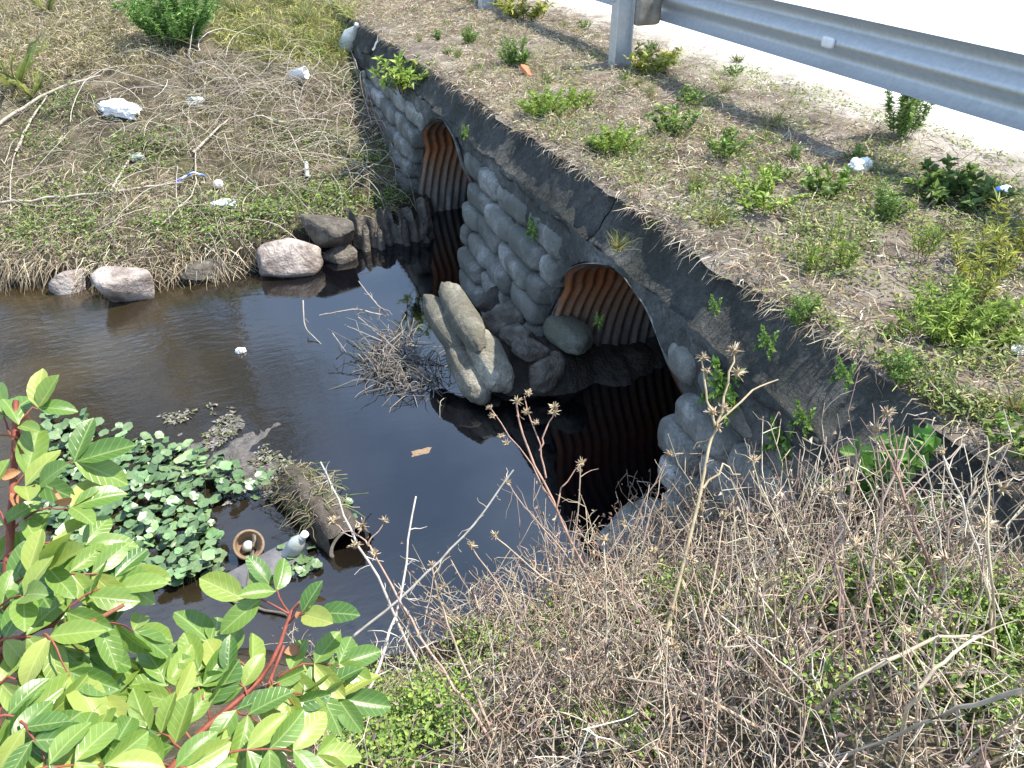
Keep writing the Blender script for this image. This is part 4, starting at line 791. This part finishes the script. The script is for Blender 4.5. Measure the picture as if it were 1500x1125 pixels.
# distinct dry stalks with seed heads
def seedhead(r):
    n = 26; d = rng.normal(0, 1, (n, 3)); d[:, 2] = np.abs(d[:, 2])+.1; d /= np.linalg.norm(d, axis=1, keepdims=True)
    bb = B(); bb.add(*tubes(arcs(np.zeros((n, 3)), d, rng.uniform(.6, 1.1, n)*r, 3, .1, .05), np.array([.0016, .0018, .0006])), rep(cmix([(.50, .40, .27), (.40, .30, .19), (.58, .49, .36)], n), 9))
    V, F = sphere(7, 5); bb.add(V*r*.35, F, (.34, .25, .15)); return bb.build('seed_head', M['straw'])
SH = []
for i in range(4): o = seedhead(.022); SH.append(o.data); bpy.data.objects.remove(o)
def stalk(main, label, r=.0045, heads=(), branches=(), twigs=6, col=(.48, .39, .28), group='tall dry stalks on the near bank', tl=.1):
    # main: list of (px, py, t) seen at distance t along the ray
    t, Q = stick('dry_stalk', [at(a, b_, np.array(d)) for a, b_, d in main], r, r*.55, M['straw'], label, 'dry stalk', group, 5, col, twigs, tl)
    bpy.context.view_layer.update()
    for br in branches:
        pts = np.array([at(a, b_, np.array(d)) for a, b_, d in br]); k = 7; u = np.linspace(0, len(pts)-1, k); q = np.stack([np.interp(u, np.arange(len(pts)), pts[:, i]) for i in range(3)], -1); q[1:-1] += rng.normal(0, .004, (k-2, 3))
        b2 = B(); b2.add(*tubes(q[None], np.linspace(r*.6, r*.35, k)[None], 4), col); to(b2.build('branch', M['straw']), t)
    for a, b_, d in heads:
        o = link('seed_head', random.choice(SH), None, at(a, b_, np.array(d))); s = random.uniform(.8, 1.25); o.scale = (s, s, s); o.rotation_euler = (random.uniform(-.6, .6), random.uniform(-.6, .6), random.uniform(0, 6)); to(o, t)
    return t
def gt(px, py):  # ray distance of the ground under a pixel
    q = g1(px, py); return float((q-CAM)@FW)
D = 2.75
stalk([(905, 905, gt(905, 905)), (862, 845, 2.8), (815, 745, D), (775, 660, D), (755, 595, D)], 'tall reddish stalk with many seed heads over the dark water', .006,
      [(718, 598, D), (757, 588, D), (775, 577, D), (812, 597, D-.05), (742, 650, D), (852, 680, D-.05), (770, 605, D), (722, 610, D), (735, 640, D), (812, 605, D), (850, 690, D), (785, 620, D)],
      [[(815, 745, D), (760, 655, D), (720, 600, D)], [(800, 700, D), (790, 650, D), (768, 580, D)], [(790, 660, D), (812, 598, D)], [(815, 745, D), (825, 715, D), (852, 680, D)]], 3, (.50, .32, .25), tl=.06)
D = 2.0
stalk([(915, 1110, gt(915, 1110)), (960, 980, 2.0), (1010, 800, D), (1040, 660, D), (1050, 620, D)], 'tall straw coloured stalk crossing the right end of the near culvert', .0062,
      [(1030, 525, D), (1075, 515, D), (1080, 548, D), (1035, 545, D), (1045, 605, D), (1060, 600, D), (1050, 625, D)], [[(1048, 625, D), (1035, 570, D), (1028, 528, D)], [(1048, 625, D), (1068, 560, D), (1075, 518, D)], [(1050, 620, D), (1100, 570, D), (1140, 556, D)], [(1030, 715, D), (1062, 680, D), (1085, 695, D)]], 4, (.56, .45, .28), tl=.05)
stalk([(628, 1010, gt(628, 1010)), (560, 860, 2.6), (505, 760, 2.6), (470, 675, 2.6)], 'long pale bare stem leaning left over the log', .0055, twigs=16, col=(.58, .53, .47), tl=.06)
stalk([(500, 1125, gt(500, 1124)), (560, 960, 2.2), (588, 870, 2.3), (607, 725, 2.4)], 'pale bare stem leaning right from the shrub', .005, twigs=12, col=(.58, .53, .47), tl=.06)
stalk([(518, 933, 2.5), (615, 851, 2.5), (690, 775, 2.5), (752, 688, 2.5)], 'pale bare stem slanting up right across the crossing stems', .005, twigs=8, col=(.55, .50, .44), tl=.06)
stalk([(735, 1120, gt(735, 1120)), (680, 1020, 2.1), (624, 950, 2.2), (575, 860, 2.3), (540, 800, 2.3)], 'reddish stalk with a spray of seed heads above the log end', .005,
      [(563, 763, 2.3), (530, 770, 2.3), (488, 764, 2.3), (548, 812, 2.3), (520, 800, 2.3)], [[(540, 800, 2.3), (563, 765, 2.3)], [(540, 800, 2.3), (515, 780, 2.3), (488, 766, 2.3)]], 5, (.50, .34, .27), tl=.06)
stalk([(735, 1110, gt(735, 1110)), (690, 1000, 2.1), (650, 900, 2.2), (632, 830, 2.2)], 'leaning brown stalk between the crossing stems and the brush', .0045, [(632, 828, 2.2), (650, 860, 2.2)], (), 12, (.42, .33, .25))
stalk([(1030, 960, gt(1030, 960)), (900, 900, 2.5), (800, 850, 2.6), (725, 785, 2.6)], 'long low stem reaching left over the water edge', .0045, [(725, 785, 2.6)], (), 14, (.50, .40, .30))
stalk([(860, 1100, gt(860, 1100)), (790, 980, 2.3), (745, 880, 2.5), (690, 800, 2.6)], 'thin brown stem leaning left below the dark reflection', .004, [(690, 800, 2.6)], (), 10, (.42, .32, .24))
stalk([(820, 985, gt(820, 985)), (905, 895, 2.6), (945, 825, 2.6), (1010, 805, 2.5)], 'stem slanting up right toward the lowest bags', .004, (), (), 10, (.42, .32, .24))
stalk([(1232, 960, gt(1232, 960)), (1233, 850, 1.9), (1232, 748, 1.9), (1236, 690, 1.9)], 'upright pinkish stem in front of the wall', .0045, [(1240, 742, 1.9), (1255, 748, 1.9)], [[(1232, 748, 1.9), (1222, 680, 1.9), (1210, 640, 1.9)]], 6, (.50, .38, .31))
stalk([(1262, 985, gt(1262, 985)), (1275, 850, 1.85), (1290, 745, 1.85), (1331, 640, 1.85)], 'upright stem leaning right before the wall with forked top', .0045, [(1318, 700, 1.85)], [[(1285, 770, 1.85), (1350, 700, 1.85), (1410, 650, 1.85)], [(1290, 745, 1.85), (1265, 690, 1.85), (1240, 640, 1.85)]], 8, (.50, .38, .31))
stalk([(1395, 900, gt(1395, 900)), (1345, 790, 1.75), (1318, 705, 1.8), (1290, 640, 1.8)], 'dark reddish stem leaning left in front of the wall', .0045, [(1298, 606, 1.8), (1318, 740, 1.8)], [[(1318, 705, 1.8), (1305, 650, 1.8), (1298, 608, 1.8)]], 8, (.34, .22, .18))
stalk([(1185, 1050, gt(1185, 1050)), (1240, 1000, 1.5), (1310, 965, 1.5), (1370, 930, 1.5), (1440, 935, 1.5)], 'thick pale arching stem low in the right brush', .0052, (), (), 6, (.56, .46, .33))
stalk([(1315, 1120, gt(1315, 1120)), (1330, 1030, 1.35), (1375, 970, 1.35), (1435, 930, 1.4)], 'thick pale curved stem at bottom right', .0046, (), (), 6, (.54, .44, .32))
stalk([(960, 1115, gt(960, 1115)), (1000, 1010, 1.9), (1040, 880, 2.0), (1060, 760, 2.1)], 'straight dry stem rising through the middle of the brush', .004, [(1060, 758, 2.1)], (), 10, (.48, .38, .28))
stalk([(1140, 1085, gt(1140, 1085)), (1030, 1020, 1.7), (960, 1000, 1.8), (900, 990, 1.9)], 'long tan stem lying across the lower brush', .005, (), (), 8, (.55, .44, .32))
stalk([(1500, 1010, 1.2), (1400, 1040, 1.3), (1300, 1080, 1.4), (1200, 1125, 1.5)], 'long grey stem sweeping in from the right edge', .0045, (), (), 10, (.42, .36, .28))
stalk([(1455, 1000, gt(1455, 1000)), (1452, 850, 1.45), (1445, 700, 1.5), (1446, 640, 1.5)], 'thin upright tan stem at the right edge', .003, (), (), 8, (.50, .42, .28))
STEMC = {'pale tan': (.58, .48, .36), 'brown': (.46, .35, .27), 'whitish': (.62, .55, .45), 'reddish brown': (.40, .28, .22)}
for i in range(72):
    x = random.uniform(830, 1480); y = random.uniform(900, 1110); t0 = gt(x, y); hh = random.uniform(110, 300); dx = random.gauss(20, 80); cn = random.choice(list(STEMC)); hd = i % 2 == 1
    stalk([(x, y, t0), (x+dx*.4+random.uniform(-12, 12), y-hh*.5, t0-.05), (x+dx, y-hh, t0-.08)], 'medium %s dry stem %s in the right brush' % (cn, 'tipped with a seed head' if hd else 'with a bare tip'), random.uniform(.0024, .0042), [(x+dx, y-hh, t0-.08)] if hd else (), (), 7, STEMC[cn], 'medium %s dry stems%s' % (cn, ' with seed heads' if hd else ''), .09)
# submerged root and stone at the near waterline
wrock(830, 905, (.20, .10, .06), 41, M['wetrock'], 'reddish flat stone at the near waterline under the stems', (0, 0, .3), .03)['group'] = 'stones at the near waterline'
lump('rock', on_z(950, 800, .06), (.22, .22, .15), 43, M['bag'], 'large rounded concrete lump at the wall foot behind the brush', 'rock', None, (0, 0, .5))

# ------------------------------------------------------------------ leafy shrub in the near left corner
def leafmesh(bend, fold):
    n = 9; prof = np.array([0.02, .42, .74, .93, 1.0, 1.0, .95, .82, .56, .06])*.5; V = []; UV = []
    m = len(prof)
    for i in range(m):
        v = i/(m-1)
        for j, u in enumerate((-1, -.5, 0, .5, 1)):
            x = u*prof[i]; V.append((x*.50, v, fold*abs(x)*1.0-bend*v*v+.012*math.sin(v*22+u*3)*abs(u))); UV.append((.5+x*.9, v))
    F = [(i*5+j, i*5+j+1, i*5+j+6, i*5+j+5) for i in range(m-1) for j in range(4)]
    o = mk('leaf', V, np.array(F), M['shrubleaf'], None, uv=UV); me = o.data; bpy.data.objects.remove(o); return me
LM = [leafmesh(.12, .22), leafmesh(.22, .12), leafmesh(.04, .30), leafmesh(.30, .2)]
def zoomp(x, y): return x/1.923, 540+y/1.923
def orient(p, d, nrm, s, t, me=None, name='leaf', mat=None):
    d = Vector(d).normalized(); nrm = Vector(nrm); x = d.cross(nrm).normalized(); z = x.cross(d).normalized()
    o = link(name, me or random.choice(LM), None); mtx = Matrix((x, d, z)).transposed().to_4x4(); mtx.translation = Vector([float(v) for v in p]); 
    o.matrix_basis = mtx @ Matrix.Diagonal((s*random.uniform(.85, 1.1), s, s, 1)); to(o, t)
    if mat: o.material_slots[0].link = 'OBJECT'; o.material_slots[0].material = mat
    return o
UPN = Vector((0.15, -.25, 1))
def compound(t, za, zb, dep, ddep, pairs, leaf, term=True):
    leaf = leaf*1.12
    a = at(*zoomp(*za), np.array(dep)); b_ = at(*zoomp(*zb), np.array(dep+ddep)); k = 6; P = np.linspace(a, b_, k); P[:, 2] += .012*np.sin(np.linspace(0, math.pi, k)); P += rng.normal(0, .002, P.shape)
    bb = B(); bb.add(*tubes(P[None], np.linspace(.0018, .0009, k)[None], 5)); t = to(bb.build('leaf_stalk', M['redstem']), t)
    ax = Vector(b_-a).normalized(); nrm = (UPN+Vector(-ray(*zoomp(*za)))*.45+Vector(rng.normal(0, .25, 3))).normalized(); side = ax.cross(nrm).normalized()
    for i in range(pairs):
        u = .22+.75*i/max(1, pairs-1) if pairs > 1 else .6
        p = a+(b_-a)*u; p[2] += .012*math.sin(u*math.pi)
        for s in (-1, 1):
            d = (side*s*(1.0-.25*u)+ax*(.45+.35*u)+Vector(rng.normal(0, .14, 3))).normalized()
            orient(p, d, nrm+Vector(rng.normal(0, .28, 3)), leaf*random.uniform(.8, 1.1)*(1-.1*abs(u-.5)), t)
    if term: orient(b_, (ax+Vector(rng.normal(0, .12, 3))), nrm+Vector(rng.normal(0, .2, 3)), leaf*random.uniform(.95, 1.15), t)
def stemtube(t, pts, r0, r1, mat=None):
    P = np.array([at(*zoomp(a, b_), np.array(d)) for a, b_, d in pts]); k = 14; u = np.linspace(0, len(P)-1, k); Q = np.stack([np.interp(u, np.arange(len(P)), P[:, i]) for i in range(3)], -1); Q[1:-1] = (Q[:-2]+2*Q[1:-1]+Q[2:])/4
    bb = B(); bb.add(*tubes(Q[None], np.linspace(r0, r1, k)[None], 8)); to(bb.build('stem', mat or M['redstem']), t)
def groundstem(t, za, dep, gx, gy, r0, r1):
    a = at(*zoomp(*za), np.array(dep)); g = np.array([gx, gy, float(gh(gx, gy))-.03]); P = np.linspace(g, a, 10); P[:, 0] += .05*np.sin(np.linspace(0, math.pi, 10))
    bb = B(); bb.add(*tubes(P[None], np.linspace(r0, r1, 10)[None], 8)); to(bb.build('stem', M['redstem']), t)
sA = thing('leafy_shrub', 'bright green shrub with red stems filling the lower left corner', 'shrub', (-.55, .55, float(gh(-.55, .55))), group='leafy shrubs in the near left corner'); bpy.context.view_layer.update()
groundstem(sA, (-20, 1060), .92, -.55, .55, .010, .007)
stemtube(sA, [(-20, 1060, .92), (-5, 800, .96), (15, 640, 1.0), (30, 460, 1.02), (40, 280, 1.04), (45, 90, 1.06)], .0075, .004)
stemtube(sA, [(-5, 800, .96), (120, 720, .95), (250, 720, .96), (350, 665, .98)], .0045, .0025)
stemtube(sA, [(-20, 1060, .92), (100, 1130, .85), (200, 1180, .82)], .005, .003)
for za, zb, dep, dd, pr, lf in [((45, 190), (110, 110), 1.05, .0, 2, .048), ((42, 200), (5, 130), 1.05, .02, 1, .05), ((40, 330), (215, 262), 1.03, .03, 2, .062), ((36, 380), (110, 330), 1.03, -.03, 1, .055), ((30, 450), (205, 390), 1.02, .02, 2, .055),
        ((28, 480), (-30, 350), 1.0, .0, 2, .055), ((25, 520), (240, 500), 1.0, .03, 3, .058), ((90, 590), (330, 590), .98, .04, 4, .060), ((15, 640), (140, 560), .99, -.04, 3, .056), ((-20, 775), (150, 765), .92, .03, 3, .060), ((120, 770), (240, 800), .93, .03, 2, .058), ((150, 720), (330, 620), .96, .05, 3, .055),
        ((250, 720), (380, 740), .96, .06, 3, .055), ((130, 740), (200, 860), .93, -.02, 2, .056), ((-20, 900), (110, 880), .90, .02, 3, .052), ((-20, 985), (200, 995), .86, .03, 4, .055), ((160, 720), (300, 830), .97, .03, 3, .056), ((60, 1000), (130, 1110), .84, -.02, 3, .05), ((200, 1060), (330, 1060), .83, .05, 3, .052),
        ((200, 950), (330, 920), .95, .05, 3, .055), ((100, 1130), (300, 1120), .80, .03, 3, .05), ((-10, 700), (70, 640), .97, -.05, 2, .055), ((280, 880), (390, 860), 1.02, .05, 2, .05), ((-20, 1090), (90, 1070), .84, 0, 3, .05), ((-30, 560), (80, 560), 1.05, .0, 3, .055), ((150, 880), (260, 960), 1.0, .03, 3, .055)]:
    compound(sA, za, zb, dep, dd, pr, lf)
for x_, y_, dep in [(60, 200, 1.04), (70, 240, 1.03), (150, 330, 1.0), (40, 110, 1.06), (60, 290, 1.03), (155, 380, 1.0), (30, 350, 1.02)]:
    orient(at(*zoomp(x_, y_), np.array(dep)), Vector(rng.normal(0, 1, 3))+Vector((0, 0, -.8)), Vector(rng.normal(0, 1, 3)), .03, sA, None, 'dead_leaf', M['deadleaf'])
sB = thing('leafy_shrub', 'smaller red stemmed shrub sprig in front of the water below the clay pot', 'shrub', (-.05, .75, float(gh(-.05, .75))), group='leafy shrubs in the near left corner'); bpy.context.view_layer.update()
groundstem(sB, (480, 1130), .98, -.05, .75, .007, .0045)
stemtube(sB, [(480, 1130, .98), (540, 1050, 1.0), (610, 980, 1.03), (720, 900, 1.07), (790, 790, 1.1), (815, 680, 1.12), (870, 640, 1.14)], .0048, .0025)
stemtube(sB, [(740, 960, 1.06), (760, 880, 1.07), (800, 780, 1.1)], .0035, .0022)
for za, zb, dep, dd, pr, lf in [((745, 890), (600, 780), 1.08, .03, 3, .066), ((810, 690), (690, 650), 1.12, .0, 1, .058), ((812, 690), (760, 610), 1.13, .0, 1, .05), ((800, 730), (890, 690), 1.12, -.02, 1, .055), ((770, 920), (960, 930), 1.07, .02, 4, .060), ((780, 870), (960, 830), 1.08, .04, 3, .055),
        ((540, 1050), (470, 890), 1.0, .03, 3, .058), ((600, 990), (560, 850), 1.03, .03, 3, .056), ((650, 960), (740, 1010), 1.03, -.03, 3, .05), ((560, 1050), (700, 1080), .98, .02, 4, .048), ((700, 920), (640, 860), 1.06, .0, 2, .055), ((520, 1080), (420, 1020), .98, .0, 3, .052), ((640, 1080), (900, 1090), .95, .03, 4, .052), ((480, 1130), (560, 1150), .92, .0, 3, .05), ((760, 880), (830, 950), 1.06, .0, 2, .05), ((480, 1120), (400, 1130), .93, 0, 3, .05)]:
    compound(sB, za, zb, dep, dd, pr, lf)
for x_, y_, dep in [(870, 630, 1.13), (885, 610, 1.13), (800, 800, 1.09), (860, 670, 1.12)]:
    orient(at(*zoomp(x_, y_), np.array(dep)), Vector(rng.normal(0, 1, 3))+Vector((0, 0, -.6)), Vector(rng.normal(0, 1, 3)), .03, sB, None, 'dead_leaf', M['deadleaf'])

# ------------------------------------------------------------------ trees on the far bank, seen as reflections in the creek
def tree(x, y, h, lean, label, seed, crown=2.2):
    r = np.random.default_rng(seed); t = thing('tree', label, 'tree', (x, y, 1.2), group='trees behind the left bank'); k = 10; s = np.linspace(0, 1, k)
    P = np.stack([lean*s*h*.6+.15*np.sin(s*4+seed), .1*np.sin(s*5), s*h], -1); bb = B(); bb.add(*tubes(P[None], np.linspace(.17, .05, k)[None], 8), (.33, .28, .22))
    nl = 26; u = r.uniform(.35, 1, nl)*(k-1); bs = np.stack([np.interp(u, np.arange(k), P[:, i]) for i in range(3)], -1); d = r.normal(0, 1, (nl, 3)); d[:, 2] = np.abs(d[:, 2])*.6+.15
    Lb = arcs(bs, d, r.uniform(.5, 1.2, nl)*crown, 6, .1, .08); b2 = B(); b2.add(*tubes(Lb, np.linspace(.045, .012, 6), 5), (.26, .22, .17)); bb.build('trunk', M['wood'], t); b2.build('limbs', M['wood'], t)
    n = 5200; i = r.integers(0, nl, n); j = r.integers(2, 6, n); p = Lb[i, j]+r.normal(0, .32, (n, 3)); L = r.uniform(.07, .15, n)
    b3 = B(); b3.add(*leaflets(p, r.normal(0, 1, (n, 3)), r.normal(0, .6, (n, 3))+np.array([0, 0, 1]), L, L*.5), rep(cmix([(.07, .11, .03), (.11, .14, .04), (.05, .075, .022), (.16, .15, .06)], n), 4)); b3.build('crown', M['leaf'], t)
tree(-3.6, 15, 8.5, -.05, 'tall leaning tree reflected at the left edge of the creek', 11, 2.3); tree(-1.9, 17, 10, .04, 'pale trunked tree reflected left of centre in the creek', 12, 2.5); tree(-5.5, 19, 10, .02, 'dense tree reflected farthest left in the creek', 13, 2.8); tree(.0, 19.5, 10.5, -.02, 'open crowned tree reflected nearest the blue water', 14, 2.4); tree(-7.5, 14.5, 9, .05, 'bushy tree beyond the left edge of the bank', 15, 2.6)
